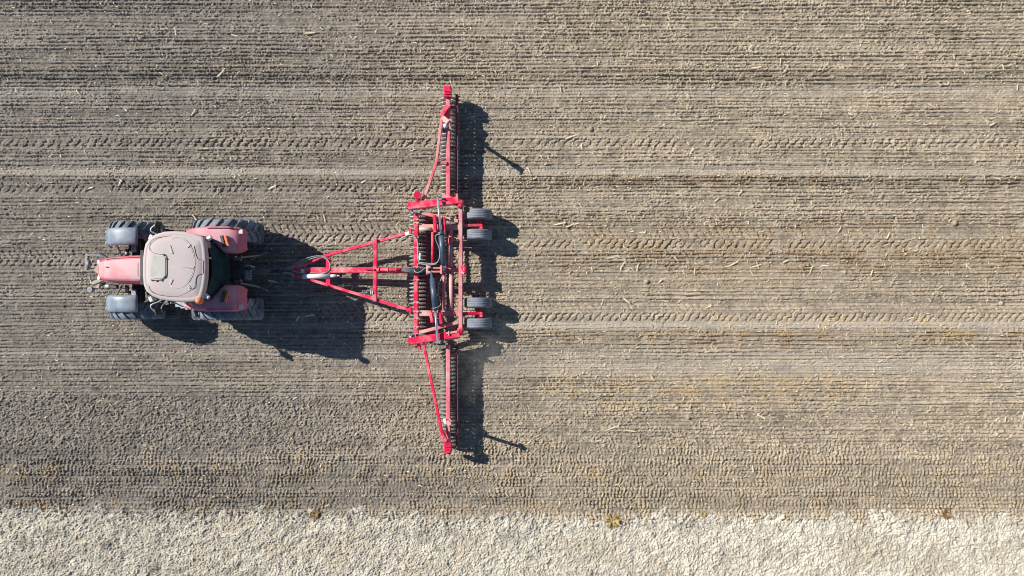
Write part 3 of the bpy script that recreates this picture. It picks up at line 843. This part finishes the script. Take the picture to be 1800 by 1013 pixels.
for (x, y, z, s_) in ((363.5, 520, 2.80, -1), (368, 420, 2.78, 1)):
    c_ = P(x, y, z); mb = MB()
    mb.bar(c_ - Vector((0.05, 0.02 * s_, 0)), c_ + Vector((0.05, 0.05 * s_, 0)), 0.10, 0.11, c=0.025); mb.build('rear_work_lamp', M['lamp'], roof)
    mb = MB(); mb.bar(c_ - Vector((0.22, 0.10 * s_, -0.02)), c_ - Vector((0.03, 0, 0)), 0.04, 0.04); mb.build('lamp_bracket', M['chassis'], roof)

# mirrors on bent arms
for s_ in (1, -1):
    mb = MB()
    mb.hose([T(1.12, s_ * 0.76, 2.30), T(1.25, s_ * 0.86, 2.34), T(1.43, s_ * 0.95, 2.38), T(1.44, s_ * 1.03, 2.38), T(1.36, s_ * 1.12, 2.36), T(1.30, s_ * 1.22, 2.34)], 0.022)
    mb.hose([T(1.12, s_ * 0.76, 1.95), T(1.26, s_ * 0.90, 2.0), T(1.30, s_ * 1.0, 2.1), T(1.27, s_ * 1.12, 2.2)], 0.02)
    ar = mb.build('mirror_arm', M['steel'], tr)
    mb = MB(); mb.bar(T(1.34, s_ * 1.05, 2.27), T(1.29, s_ * 1.22, 2.27), 0.05, 0.32, c=0.02); mb.build('mirror', M['chassis'], ar)
    mb = MB(); c_ = T(1.46, s_ * 0.74, 2.36); mb.bar(c_, c_ + Vector((0.05, s_ * 0.12, 0)), 0.12, 0.13, c=0.03); mb.build('cab_lamp', M['lamp'], ar)

# rear linkage
for s_ in (1, -1):
    mb = MB()
    mb.bar(T(-0.35, s_ * 0.30, 0.62), T(-0.98, s_ * 0.54, 0.66), 0.06, 0.11); mb.bar(T(-0.45, s_ * 0.34, 1.32), T(-0.78, s_ * 0.45, 0.70), 0.045, 0.05); mb.bar(T(-0.30, s_ * 0.30, 1.30), T(-0.52, s_ * 0.36, 1.34), 0.08, 0.08)
    mb.cyl(T(-0.30, s_ * 0.22, 1.0), T(-0.48, s_ * 0.30, 1.30), 0.04)
    mb.build('lift_arm', M['steel_dark'], tr)
mb = MB(); mb.bar(T(-0.42, 0.05, 1.15), T(-1.0, 0.05, 1.22), 0.06, 0.06); mb.cyl(T(-0.55, 0.05, 1.165), T(-0.85, 0.05, 1.2), 0.045); mb.build('top_link', M['barrel'], tr)
mb = MB(); mb.bar(T(-0.3, 0, 0.50), T(-1.42, 0, 0.48), 0.13, 0.06); mb.bar(T(-1.12, 0, 0.55), T(-1.42, 0, 0.55), 0.12, 0.05); mb.cyl(T(-1.36, 0, 0.42), T(-1.36, 0, 0.66), 0.025); mb.build('towing_hitch', M['steel_dark'], tr)
mb = MB(); mb.box(T(-0.52, -0.05, 1.05), 0.18, 0.44, 0.22)
for k in range(6): mb.cyl(T(-0.60, -0.22 + 0.07 * k, 1.08), T(-0.70, -0.22 + 0.07 * k, 1.10), 0.025)
mb.build('hydraulic_valve', M['steel'], tr)

# =================================================================== ROLLER
RC = P(740, 477, 0)
rl = thing('field_roller', RC, 'red folding ring roller with two long wings towed behind the tractor', 'roller')

def ringmesh(c, rad):
    """one toothed ring turned about Y"""
    mb = MB(); n_ = 28; rings = []
    prof = [(-0.040, rad * 0.74), (-0.022, rad * 0.90), (-0.006, rad), (0.006, rad), (0.022, rad * 0.90), (0.040, rad * 0.74), (0.03, rad * 0.62), (-0.03, rad * 0.62)]
    for y, r_ in prof + [prof[0]]:
        row = []
        for k in range(n_ * 2):
            a = math.pi * k / n_
            q = r_ * (1.0 if (k % 2 == 0 or r_ < rad * 0.85) else 0.955)
            row.append(Vector((q * math.cos(a), y, q * math.sin(a))))
        rings.append(row)
    mb.loft(rings, cap=False, smooth=False)
    for k in range(6):
        a = math.pi * k / 3
        mb.bar(Vector((0.04 * math.cos(a), 0, 0.04 * math.sin(a))), Vector((rad * 0.66 * math.cos(a), 0, rad * 0.66 * math.sin(a))), 0.03, 0.03, up=(0, 1, 0))
    return mb
RAD = 0.285
proto = ringmesh(None, RAD).build('roller_ring', M['iron'])
ring_data = proto.data
bpy.data.objects.remove(proto)
def gang(x, ya, yb, pitch=0.110):
    """a row of rings on their axle"""
    mb = MB(); mb.cyl(Vector((x, ya, RAD - 0.01)), Vector((x, yb, RAD - 0.01)), 0.035)
    mb.build('roller_axle', M['chassis'], rl)
    n_ = int(abs(yb - ya) / pitch); 
    for k in range(n_):
        y = ya + (yb - ya) * (k + 0.5) / n_
        o = bpy.data.objects.new('roller_ring', ring_data)
        COL.objects.link(o); o.parent = rl
        o.location = Vector((x, y, RAD - 0.012)) - RC
        o.rotation_euler = (0, random.uniform(0, 6.28), random.uniform(-0.02, 0.02))
ZB = 0.80
wx_ = P(788, 250, ZB).x; cx_ = P(731.7, 480, 0.86).x
top_y0, top_y1 = P(788, 172, 0.3).y, P(788, 346, 0.3).y
bot_y0, bot_y1 = P(788, 612, 0.3).y, P(788, 784, 0.3).y
gang(wx_, top_y0, top_y1); gang(wx_, bot_y0, bot_y1); gang(cx_, P(732, 372, 0.3).y, P(732, 592, 0.3).y)

# ---- centre frame
ZC = 0.86
def rbar(name, p0, p1, w, h, mat='red', parent=None, **kw):
    mb = MB(); mb.bar(p0, p1, w, h, **kw)
    return mb.build(name, M[mat], parent or rl)
fb = rbar('front_beam', P(731.7, 374, ZC - 0.07), P(731.7, 598, ZC - 0.07), 0.125, 0.14)
mb = MB()
for y in (386, 392, 418, 436, 470, 492, 532, 548, 560, 575, 588):
    c_ = P(731.7, y, ZC); mb.box(c_ + Vector((0, 0, 0.004)), 0.16, 0.05, 0.022); mb.cyl(c_ + Vector((-0.05, 0, 0)), c_ + Vector((-0.05, 0, 0.035)), 0.014, 6); mb.cyl(c_ + Vector((0.05, 0, 0)), c_ + Vector((0.05, 0, 0.035)), 0.014, 6)
mb.build('clamp_plate', M['dusty_red'], fb)
rb = rbar('rear_beam', P(810, 360, ZC - 0.08), P(810, 586, ZC - 0.08), 0.115, 0.13, 'dusty_red')
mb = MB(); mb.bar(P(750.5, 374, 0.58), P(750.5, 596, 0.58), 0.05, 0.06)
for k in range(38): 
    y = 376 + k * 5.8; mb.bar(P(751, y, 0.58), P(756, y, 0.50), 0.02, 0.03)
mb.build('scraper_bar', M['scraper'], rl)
mb = MB(); mb.bar(P(735.5, 399, ZC - 0.10), P(806.5, 400, ZC - 0.10), 0.15, 0.12); mb.build('cross_beam', M['dusty_red'], rl)
mb = MB(); mb.bar(P(735.5, 551, ZC - 0.10), P(806.5, 551, ZC - 0.10), 0.16, 0.12); mb.build('cross_beam', M['dusty_red'], rl)
mb = MB(); mb.bar(P(750, 475, ZC - 0.12), P(806.5, 475, ZC - 0.12), 0.12, 0.10); mb.build('cross_beam', M['dusty_red'], rl)
# diagonals
rbar('diagonal_brace', P(738, 374, ZC - 0.03), P(805, 389, ZC - 0.05), 0.10, 0.10, 'dusty_red')
rbar('diagonal_brace', P(737, 585, ZC - 0.03), P(805, 567, ZC - 0.05), 0.10, 0.10, 'dusty_red')
# end arms that carry the wings
ea = rbar('wing_arm', P(717.5, 363.5, 0.96), P(806, 352.5, 0.92), 0.21, 0.18)
eb = rbar('wing_arm', P(718.5, 600.5, 0.96), P(808, 587, 0.92), 0.21, 0.18)
for par, y, s_ in ((ea, 369, -1), (eb, 592, 1)):
    mb = MB(); mb.cyl(P(720, y, 0.92), P(727, y, 0.92), 0.06); mb.cyl(P(722, y - 3 * s_, 0.98), P(722, y - 3 * s_, 1.07), 0.04); mb.box(P(729, y - 2 * s_, 0.95), 0.08, 0.12, 0.10); mb.build('hinge_pin', M['steel'], par)
for par, y in ((ea, 358), (eb, 583)):
    mb = MB(); mb.cyl(P(809.5, y - 6, 0.90), P(809.5, y + 7, 0.90), 0.085, 16); mb.cyl(P(809.5, y - 3, 0.98), P(809.5, y - 3, 1.02), 0.05, 12); mb.bar(P(803, y, 0.90), P(815, y + 1, 0.90), 0.05, 0.06); mb.build('hinge_knuckle', M['red'], par)
mb = MB(); mb.cyl(P(734, 338, 1.02), P(735, 358, 0.95), 0.075, 14); mb.cyl(P(733.5, 343, 1.06), P(733.5, 343, 1.12), 0.10, 14); mb.bar(P(729, 347, 1.06), P(739, 346, 1.06), 0.06, 0.05); mb.cyl(P(729.5, 338, 1.08), P(736, 338, 1.08), 0.03)
mb.build('lock_bracket', M['red'], ea)
mb = MB(); mb.bar(P(735, 600, 0.93), P(737, 614, 0.85), 0.10, 0.10); mb.bar(P(730, 610, 0.86), P(740, 609, 0.86), 0.05, 0.05); mb.build('lock_bracket', M['red'], eb)
mb = MB(); mb.bar(P(776, 346, 0.84), P(806, 357, 0.84), 0.20, 0.06); mb.bar(P(803, 341, 0.86), P(804, 354, 0.86), 0.06, 0.10); mb.build('wing_plate', M['dusty_red'], ea)
mb = MB(); mb.bar(P(784, 586.5, 1.02), P(804, 583.5, 1.0), 0.05, 0.06); mb.bar(P(789, 582, 1.04), P(789, 590, 1.04), 0.035, 0.05); mb.bar(P(786, 595, 0.95), P(806, 593, 0.93), 0.10, 0.05); mb.build('wing_plate', M['dusty_red'], eb)
mb = MB()
for x, y in ((762, 347), (768, 345), (774, 346), (777, 349)): mb.cyl(P(x, y, 1.0), P(x + 0.5, y - 0.5, 1.12), 0.022, 8)
mb.bar(P(766, 349, 1.02), P(776, 349, 1.02), 0.10, 0.06); mb.build('cylinder_lug', M['steel'], ea)
mb = MB()
for x, y in ((762, 603), (768, 604), (775, 602), (781, 601), (786, 604)): mb.cyl(P(x, y, 0.98), P(x, y + 0.5, 1.08), 0.026, 8)
mb.bar(P(764, 602, 0.98), P(776, 601, 0.98), 0.10, 0.06); mb.build('cylinder_lug', M['steel'], eb)

# wing-folding cylinders
mb = MB(); mb.cyl(P(775.5, 411, 1.14), P(780, 466, 1.04), 0.082, 20); mb.cyl(P(775.2, 408, 1.14), P(775.6, 413, 1.14), 0.095, 20)
mb.bar(P(779.5, 462, 1.03), P(781.5, 476, 0.98), 0.07, 0.10)
hc = mb.build('folding_cylinder', M['barrel'], rl)
mb = MB(); mb.cyl(P(769.3, 349, 1.16), P(775.5, 411, 1.14), 0.033, 14); mb.build('piston_rod', M['chrome'], hc)
mb = MB(); mb.cyl(P(760, 490, 1.06), P(765, 543, 1.14), 0.082, 20); mb.cyl(P(764.6, 540, 1.14), P(765.2, 545, 1.14), 0.095, 20); mb.bar(P(759.5, 492, 1.05), P(758, 480, 0.96), 0.07, 0.10)
hc = mb.build('folding_cylinder', M['barrel'], rl)
mb = MB(); mb.cyl(P(765, 543, 1.14), P(769.5, 602, 1.12), 0.036, 14); mb.build('piston_rod', M['chrome'], hc)
# cylinder guide plates
for x0, y0, x1, y1 in ((764, 379, 765.5, 409), (780, 382, 781, 408), (756.5, 546, 760.5, 567), (772.5, 546, 776, 569)):
    rbar('guide_plate', P(x0, y0, 1.0), P(x1, y1, 1.0), 0.085, 0.22)
# lengthwise tubes
mb = MB(); mb.cyl(P(760.5, 405, 0.84), P(760.5, 466, 0.84), 0.043, 14); mb.build('torsion_tube', M['red'], rl)
mb = MB(); mb.cyl(P(780.3, 480, 0.80), P(780.3, 545, 0.80), 0.045, 14); mb.build('torsion_tube', M['dusty_red'], rl)
mb = MB(); mb.cyl(P(792, 404, 0.80), P(792.6, 470, 0.80), 0.058, 16); mb.cyl(P(792.6, 480, 0.80), P(793, 546, 0.80), 0.058, 16); mb.cyl(P(792, 418, 0.80), P(792.2, 428, 0.80), 0.075, 16)
mb.build('rockshaft', M['dusty_red'], rl)
mb = MB(); mb.bar(P(752, 470, 0.90), P(757, 470, 0.90), 0.07, 0.18); mb.bar(P(752, 479, 0.90), P(757, 479, 0.90), 0.07, 0.18); mb.cyl(P(751.5, 466, 0.95), P(751.5, 483, 0.95), 0.04); mb.bar(P(757, 471.5, 0.88), P(782, 471.5, 0.86), 0.05, 0.10); mb.bar(P(757, 478, 0.88), P(782, 478, 0.86), 0.05, 0.10)
mb.bar(P(776, 467, 0.95), P(776, 482, 0.95), 0.06, 0.10); mb.cyl(P(781, 468, 0.98), P(781, 470, 1.05), 0.04)
mb.build('centre_bracket', M['dusty_red'], rl)
mb = MB(); mb.cyl(P(816.5, 467, 0.84), P(816.5, 482, 0.84), 0.06, 14); mb.bar(P(811, 470, 0.82), P(817, 468, 0.86), 0.08, 0.10); mb.bar(P(811, 479, 0.82), P(817, 481, 0.86), 0.08, 0.10); mb.build('tow_eye', M['red'], rl)

# ---- wings
def wing(y0, y1, sgn):
    par = rbar('wing_beam', P(788, y0, ZB - 0.065), P(788, y1, ZB - 0.065), 0.125, 0.13, 'wing_red')
    mb = MB()
    ye = y0
    mb.bar(P(787, ye + 1 * sgn, ZB + 0.005), P(787, ye + 17 * sgn, ZB + 0.005), 0.22, 0.22); mb.bar(P(787, ye, ZB - 0.2), P(787, ye + 3 * sgn, ZB - 0.2), 0.22, 0.36)
    for k in range(3):
        mb.box(P(787.5, ye + (6 + 4.5 * k) * sgn, ZB + 0.13), 0.17, 0.025, 0.035)
        for dx in (-5, 0, 5):
            q = P(787.5 + dx, ye + (6 + 4.5 * k) * sgn, ZB + 0.13); mb.cyl(q, q + Vector((0, 0, 0.035)), 0.016, 6)
    mb.build('end_bracket', M['red'], par)
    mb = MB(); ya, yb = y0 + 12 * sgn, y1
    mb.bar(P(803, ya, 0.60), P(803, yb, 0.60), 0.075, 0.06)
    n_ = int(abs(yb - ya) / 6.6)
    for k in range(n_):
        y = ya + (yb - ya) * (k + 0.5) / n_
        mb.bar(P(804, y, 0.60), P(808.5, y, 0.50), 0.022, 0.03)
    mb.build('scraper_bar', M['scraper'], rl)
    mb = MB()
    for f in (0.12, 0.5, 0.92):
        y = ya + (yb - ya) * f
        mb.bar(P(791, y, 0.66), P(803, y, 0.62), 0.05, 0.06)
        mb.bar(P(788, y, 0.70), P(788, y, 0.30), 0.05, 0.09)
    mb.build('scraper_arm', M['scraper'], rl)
    return par
wt = wing(154.5, 352, 1)
wb = wing(796, 606, -1)
# long stays from the centre frame to the wing ends
mb = MB(); pts = [P(742, 353, 0.92), P(748, 343, 0.92), P(767.3, 286, 0.91), P(776, 214, 0.90), P(778, 204, 0.89)]
for a, b_ in zip(pts, pts[1:]): mb.bar(a, b_, 0.075, 0.075)
mb.build('wing_stay', M['wing_red'], rl)
rbar('stay_strut', P(767.5, 287, 0.87), P(785, 287, 0.82), 0.085, 0.06, 'dusty_red')
mb = MB(); mb.bar(P(744.5, 604, 0.92), P(776, 757, 0.90), 0.08, 0.08); mb.bar(P(776, 757, 0.90), P(780, 768, 0.88), 0.09, 0.09); mb.build('wing_stay', M['red'], rl)
mb = MB(); mb.bar(P(778, 206, 0.88), P(787, 186, 0.86), 0.17, 0.06); mb.bar(P(776.5, 200, 0.90), P(780, 194, 0.90), 0.10, 0.10); mb.bar(P(789, 188, 0.90), P(778.5, 203, 0.92), 0.05, 0.06); mb.build('stay_bracket', M['red'], wt)
mb = MB(); mb.bar(P(778, 762, 0.88), P(782, 776, 0.86), 0.14, 0.06); mb.bar(P(782, 757, 0.87), P(788, 772, 0.86), 0.04, 0.06); mb.build('stay_bracket', M['red'], wb)
# upright transport posts with their hooks
mb = MB(); a, b_ = P(789, 215, 0.72), P(784.3, 212.5, 1.72)
mb.bar(a, b_, 0.085, 0.085, w1=0.07, h1=0.07); mb.bar(b_ + Vector((-0.10, 0.10, -0.10)), b_ + Vector((0.07, -0.05, 0.0)), 0.13, 0.10); mb.bar(b_ + Vector((0.07, -0.03, 0)), b_ + Vector((0.11, -0.20, -0.06)), 0.05, 0.05); mb.bar(P(784, 214, 0.84), P(794, 212, 0.84), 0.10, 0.08)
mb.build('transport_post', M['dusty_red'], wt)
mb = MB(); a, b_ = P(789, 745, 0.72), P(788.3, 744.5, 1.76)
mb.bar(a, b_, 0.085, 0.085, w1=0.075, h1=0.075); mb.bar(b_ + Vector((-0.04, 0.06, -0.05)), b_ + Vector((0.05, -0.05, 0)), 0.11, 0.09); mb.bar(P(785, 746, 0.84), P(793, 738, 0.84), 0.10, 0.08)
mb.build('transport_post', M['dusty_red'], wb)
mb = MB(); mb.box(P(781.2, 740.5, 0.86), 0.075, 0.145, 0.03); mb.build('document_box', M['white'], wb)
mb = MB(); mb.cyl(P(781, 218, 0.88), P(784, 225, 0.86), 0.065, 14); mb.build('grease_canister', M['white'], wt)
mb = MB(); mb.cyl(P(780, 226, 0.84), P(781, 233, 0.80), 0.05, 12); mb.build('canister_holder', M['barrel'], wt)

# ---- carrying wheels, lifted clear behind the rear beam
def road_wheel(x, y):
    c = P(x, y, 0.475); c.z = 0.475; hw = 0.15; rad = 0.405
    mb = MB(); mb.lathe_y(c, [(-0.12, 0.03), (-0.12, 0.10), (0.12, 0.10), (0.12, 0.03)], 18)
    w = mb.build('carrying_wheel', M['dusty_red'], rl)
    mb = MB()
    prof = [(-hw * 0.62, rad * 0.55), (-hw * 0.95, rad * 0.66), (-hw, rad * 0.80), (-hw * 0.9, rad * 0.92), (-hw * 0.74, rad * 0.972)]
    for k in range(5):
        y_ = -hw * 0.62 + k * hw * 0.31
        prof += [(y_ - 0.014, rad * 0.996), (y_ + 0.012, rad * 0.998), (y_ + 0.016, rad * 0.968), (y_ + 0.026, rad * 0.968)]
    prof = [q for q in prof if q[0] < hw * 0.73] + [(hw * 0.74, rad * 0.972), (hw * 0.9, rad * 0.92), (hw, rad * 0.80), (hw * 0.95, rad * 0.66), (hw * 0.62, rad * 0.55), (0, rad * 0.52)]
    mb.lathe_y(c, prof, 56, closed=True); mb.build('tyre', M['road_tyre'], w)
    mb = MB(); mb.lathe_y(c, [(-hw * 0.62, rad * 0.57), (-hw * 0.5, rad * 0.50), (-0.02, rad * 0.42), (-0.02, 0.08), (0.02, 0.08), (0.02, rad * 0.42), (hw * 0.5, rad * 0.50), (hw * 0.62, rad * 0.57)], 28); mb.build('rim', M['red'], w)
    return c
for y1, y2 in ((378.5, 413.5), (532.5, 568.5)):
    ca_ = road_wheel(840.5, y1); cb_ = road_wheel(840.5, y2)
    ym = (y1 + y2) / 2
    mb = MB(); mb.bar(P(813, ym + 1, 0.72), P(846, ym + 0.5, 0.52), 0.085, 0.10); mb.cyl(ca_ - Vector((0, 0.05, 0)), cb_ + Vector((0, 0.05, 0)), 0.035, 12); mb.bar(P(846, ym - 2, 0.54), P(846, ym + 7, 0.54), 0.09, 0.10); mb.cyl(P(844, ym - 6, 0.54), P(846, ym - 6, 0.54), 0.05)
    mb.build('wheel_arm', M['red'], rl)
    mb = MB(); mb.cyl(P(788, ym + 3, 0.72), P(818, ym + 3, 0.70), 0.05, 14); mb.cyl(P(812, ym + 3, 0.70), P(832, ym + 2, 0.60), 0.025, 10); mb.build('lift_cylinder', M['barrel'], rl)
mb = MB(); mb.cyl(P(737, 403, 0.92), P(760, 403, 0.92), 0.05, 14); mb.build('depth_cylinder', M['beige'], rl)

# ---- drawbar
ZD = 0.58
db = rbar('drawbar_beam', P(532, 475.5, ZD - 0.07), P(727, 475, 0.74), 0.165, 0.14)
rbar('drawbar_side', P(518, 473, ZD - 0.04), P(566, 452, ZD), 0.085, 0.11)
rbar('drawbar_side', P(564, 452.5, ZD), P(722, 408.5, 0.78), 0.085, 0.11)
rbar('drawbar_side', P(520, 484, ZD - 0.04), P(723, 546, 0.78), 0.085, 0.11)
rbar('drawbar_tie', P(660, 420, 0.78), P(659.5, 530, 0.78), 0.115, 0.11)
rbar('drawbar_tie', P(577.5, 454, ZD - 0.01), P(577.5, 502, ZD - 0.01), 0.13, 0.10)
mb = MB(); mb.bar(P(513, 478, ZD - 0.06), P(536, 478, ZD - 0.06), 0.26, 0.06); mb.bar(P(496, 478, ZD - 0.06), P(516, 478, ZD - 0.06), 0.10, 0.06); mb.cyl(P(499, 478, ZD - 0.12), P(499, 478, ZD + 0.02), 0.05); mb.build('towing_head', M['dusty_red'], db)
mb = MB(); mb.box(P(532, 477, ZD + 0.01), 0.10, 0.11, 0.03); mb.build('maker_plate', M['white'], db)
mb = MB()
for y in (408.5, 546):
    mb.bar(P(721.5, y - 6, 0.80), P(721.5, y + 6, 0.80), 0.07, 0.14); mb.cyl(P(721.5, y - 7, 0.82), P(721.5, y + 7, 0.82), 0.03)
mb.build('drawbar_pin', M['red'], rl)
mb = MB(); mb.box(P(716, 410.5, 0.845), 0.14, 0.09, 0.012, R(15)); mb.build('warning_label', M['white'], rl)
mb = MB(); mb.cyl(P(533, 486.5, 0.62), P(580, 485.5, 0.64), 0.068, 18); mb.cyl(P(580, 485.5, 0.64), P(592, 485, 0.64), 0.045, 14); mb.cyl(P(592, 485, 0.64), P(597, 485, 0.64), 0.025, 10); mb.build('parking_jack', M['white'], db)
mb = MB(); mb.cyl(P(662, 474.5, 0.86), P(708, 474.5, 0.90), 0.048, 14)
for x in (665, 681, 695, 706): mb.cyl(P(x, 474.5, 0.87), P(x + 2.5, 474.5, 0.87), 0.066, 14)
mb.build('link_rod', M['red'], db)
mb = MB(); mb.cyl(P(641, 514, 0.80), P(652, 515, 0.80), 0.055, 14); mb.build('jack_handle', M['barrel'], rl)
mb = MB(); 
for x in (651.5, 655): mb.cyl(P(x, 515, 0.80), P(x + 1, 515, 0.80), 0.06, 14)
mb.build('jack_collar', M['white'], rl)

# ---- hoses
def hose(name, pts, r, mat):
    mb = MB()
    for off in (0,):
        mb.hose([P(*q) for q in pts], r)
    return mb.build(name, M[mat], rl)
hose('hydraulic_hose', [(470, 474, 0.670), (490, 475, 0.642), (507, 472, 0.610), (522, 462, 0.626), (540, 454, 0.650), (558, 450, 0.666), (572, 453, 0.658), (579, 462, 0.650), (580, 471, 0.650), (574, 479, 0.642), (560, 482, 0.626), (540, 482, 0.618), (520, 478, 0.610), (508, 475, 0.68)], 0.0125, 'hose')
hose('hydraulic_hose', [(468, 477, 0.670), (490, 477, 0.634), (506, 475, 0.610), (524, 465, 0.618), (542, 457, 0.642), (560, 452, 0.658), (574, 456, 0.650), (581, 465, 0.642), (578, 475, 0.642), (568, 480, 0.634), (545, 480, 0.618)], 0.0125, 'hose')
hose('hydraulic_hose', [(472, 479, 0.670), (492, 479, 0.626), (508, 477, 0.68), (524, 481, 0.68), (545, 484, 0.610), (565, 482.5, 0.626), (578, 476, 0.642), (590, 474, 0.618), (630, 474, 0.634), (660, 474, 0.92)], 0.017, 'hose_dark')
mb = MB()
for k in range(4): mb.hose([P(474 + k, 473 + 2.2 * k, 0.86), P(490, 475 + 1.2 * k, 0.74 + 0.02 * k), P(505, 475.5 + 0.8 * k, 0.72), P(514, 476 + 0.8 * k, 0.66)], 0.017)
mb.build('hose_bundle', M['hose_dark'], rl)
mb = MB(); mb.cyl(P(487, 476.5, 0.80), P(498, 476.5, 0.76), 0.075, 14)
for k in range(4): mb.cyl(P(490 + 2.2 * k, 476.5, 0.79), P(491 + 2.2 * k, 476.5, 0.785), 0.085, 14)
mb.build('hose_sleeve', M['barrel'], rl)
mb = MB()
for k, dy in enumerate((-2.5, -0.5, 1.5, 3.2)): mb.hose([P(706, 474.5 + dy * 0.4, 0.92), P(715, 474.5 + dy, 0.98), P(728, 475 + dy * 1.2, 1.02), P(740, 476 + dy, 0.98), P(748, 474 + dy * 0.6, 0.92), P(758, 474 + dy * 0.4, 0.90)], 0.022)
mb.build('hose_bundle', M['hose_dark'], rl)
hose('hydraulic_hose', [(774, 412, 1.24), (769, 412.5, 1.22), (765.5, 416, 1.16), (767, 424, 1.08), (772, 436, 1.02), (773, 450, 1.0), (770, 460, 1.0), (763, 463.5, 0.98), (750, 463, 0.98), (740, 462, 0.96), (735, 464, 0.94), (734, 470, 0.92)], 0.015, 'hose')
hose('hydraulic_hose', [(768, 464, 0.98), (757, 466, 0.98), (744, 465, 0.97), (737, 461, 0.96), (734.5, 452, 0.95), (735, 436, 0.94), (733.5, 424, 0.94), (727, 414, 0.92), (719, 413, 0.90), (708, 418, 0.88), (700, 421, 0.84)], 0.015, 'hose')
hose('hydraulic_hose', [(728, 470, 0.95), (728.5, 476, 1.05), (732, 479, 1.08), (738, 478.5, 1.06), (745, 473, 1.0), (750, 470, 0.95)], 0.016, 'hose')
hose('hydraulic_hose', [(765, 541, 1.24), (770, 540, 1.20), (774.5, 536, 1.10), (773, 526, 1.02), (770, 515, 0.96), (770.5, 502, 0.94), (775, 492, 0.92), (779, 482, 0.90)], 0.015, 'hose')
hose('hydraulic_hose', [(739, 446, 0.92), (738, 452, 0.95), (739, 457, 0.96)], 0.035, 'white')

# ---- dust thrown up beside the lower wing
mb = MB(); c_ = P(858, 640, 0.42); rings = []
for i in range(11):
    t = -math.pi / 2 + math.pi * i / 10
    rings.append([c_ + Vector((1.5 * max(0.02, math.cos(t)) * math.cos(2 * math.pi * k / 20), 1.65 * max(0.02, math.cos(t)) * math.sin(2 * math.pi * k / 20), 0.55 * math.sin(t))) for k in range(20)])
mb.loft(rings, smooth=True)
m = bpy.data.materials.new('drifting dust'); m.use_nodes = True
n = m.node_tree.nodes; l = m.node_tree.links
n.remove(n['Principled BSDF'])
pv = n.new('ShaderNodeVolumePrincipled'); pv.inputs['Color'].default_value = (0.80, 0.76, 0.70, 1)
tc = n.new('ShaderNodeTexCoord'); nz = n.new('ShaderNodeTexNoise'); nz.inputs['Scale'].default_value = 2.2; nz.inputs['Detail'].default_value = 3
l.new(tc.outputs['Object'], nz.inputs['Vector'])
ln = n.new('ShaderNodeVectorMath'); ln.operation = 'LENGTH'
mp = n.new('ShaderNodeMapping'); mp.inputs['Scale'].default_value = (1 / 1.5, 1 / 1.65, 1 / 0.55)
l.new(tc.outputs['Object'], mp.inputs[0]); l.new(mp.outputs[0], ln.inputs[0])
fo = n.new('ShaderNodeMapRange'); fo.inputs[1].default_value = 1.0; fo.inputs[2].default_value = 0.2; l.new(ln.outputs['Value'], fo.inputs[0])
nr = n.new('ShaderNodeMapRange'); nr.inputs[1].default_value = 0.35; nr.inputs[2].default_value = 0.75; l.new(nz.outputs[0], nr.inputs[0])
mu = n.new('ShaderNodeMath'); mu.operation = 'MULTIPLY'; l.new(fo.outputs[0], mu.inputs[0]); l.new(nr.outputs[0], mu.inputs[1])
m3 = n.new('ShaderNodeMath'); m3.operation = 'MULTIPLY'; m3.inputs[1].default_value = 0.75; l.new(mu.outputs[0], m3.inputs[0])
l.new(m3.outputs[0], pv.inputs['Density'])
l.new(pv.outputs[0], n['Material Output'].inputs['Volume'])
o = mb.build('dust_cloud', m); o.data.transform(Matrix.Translation(-c_)); o.location = c_
tag(o, 'thin pale dust drifting over the shadow of the lower roller wing', 'dust', None, 'stuff')
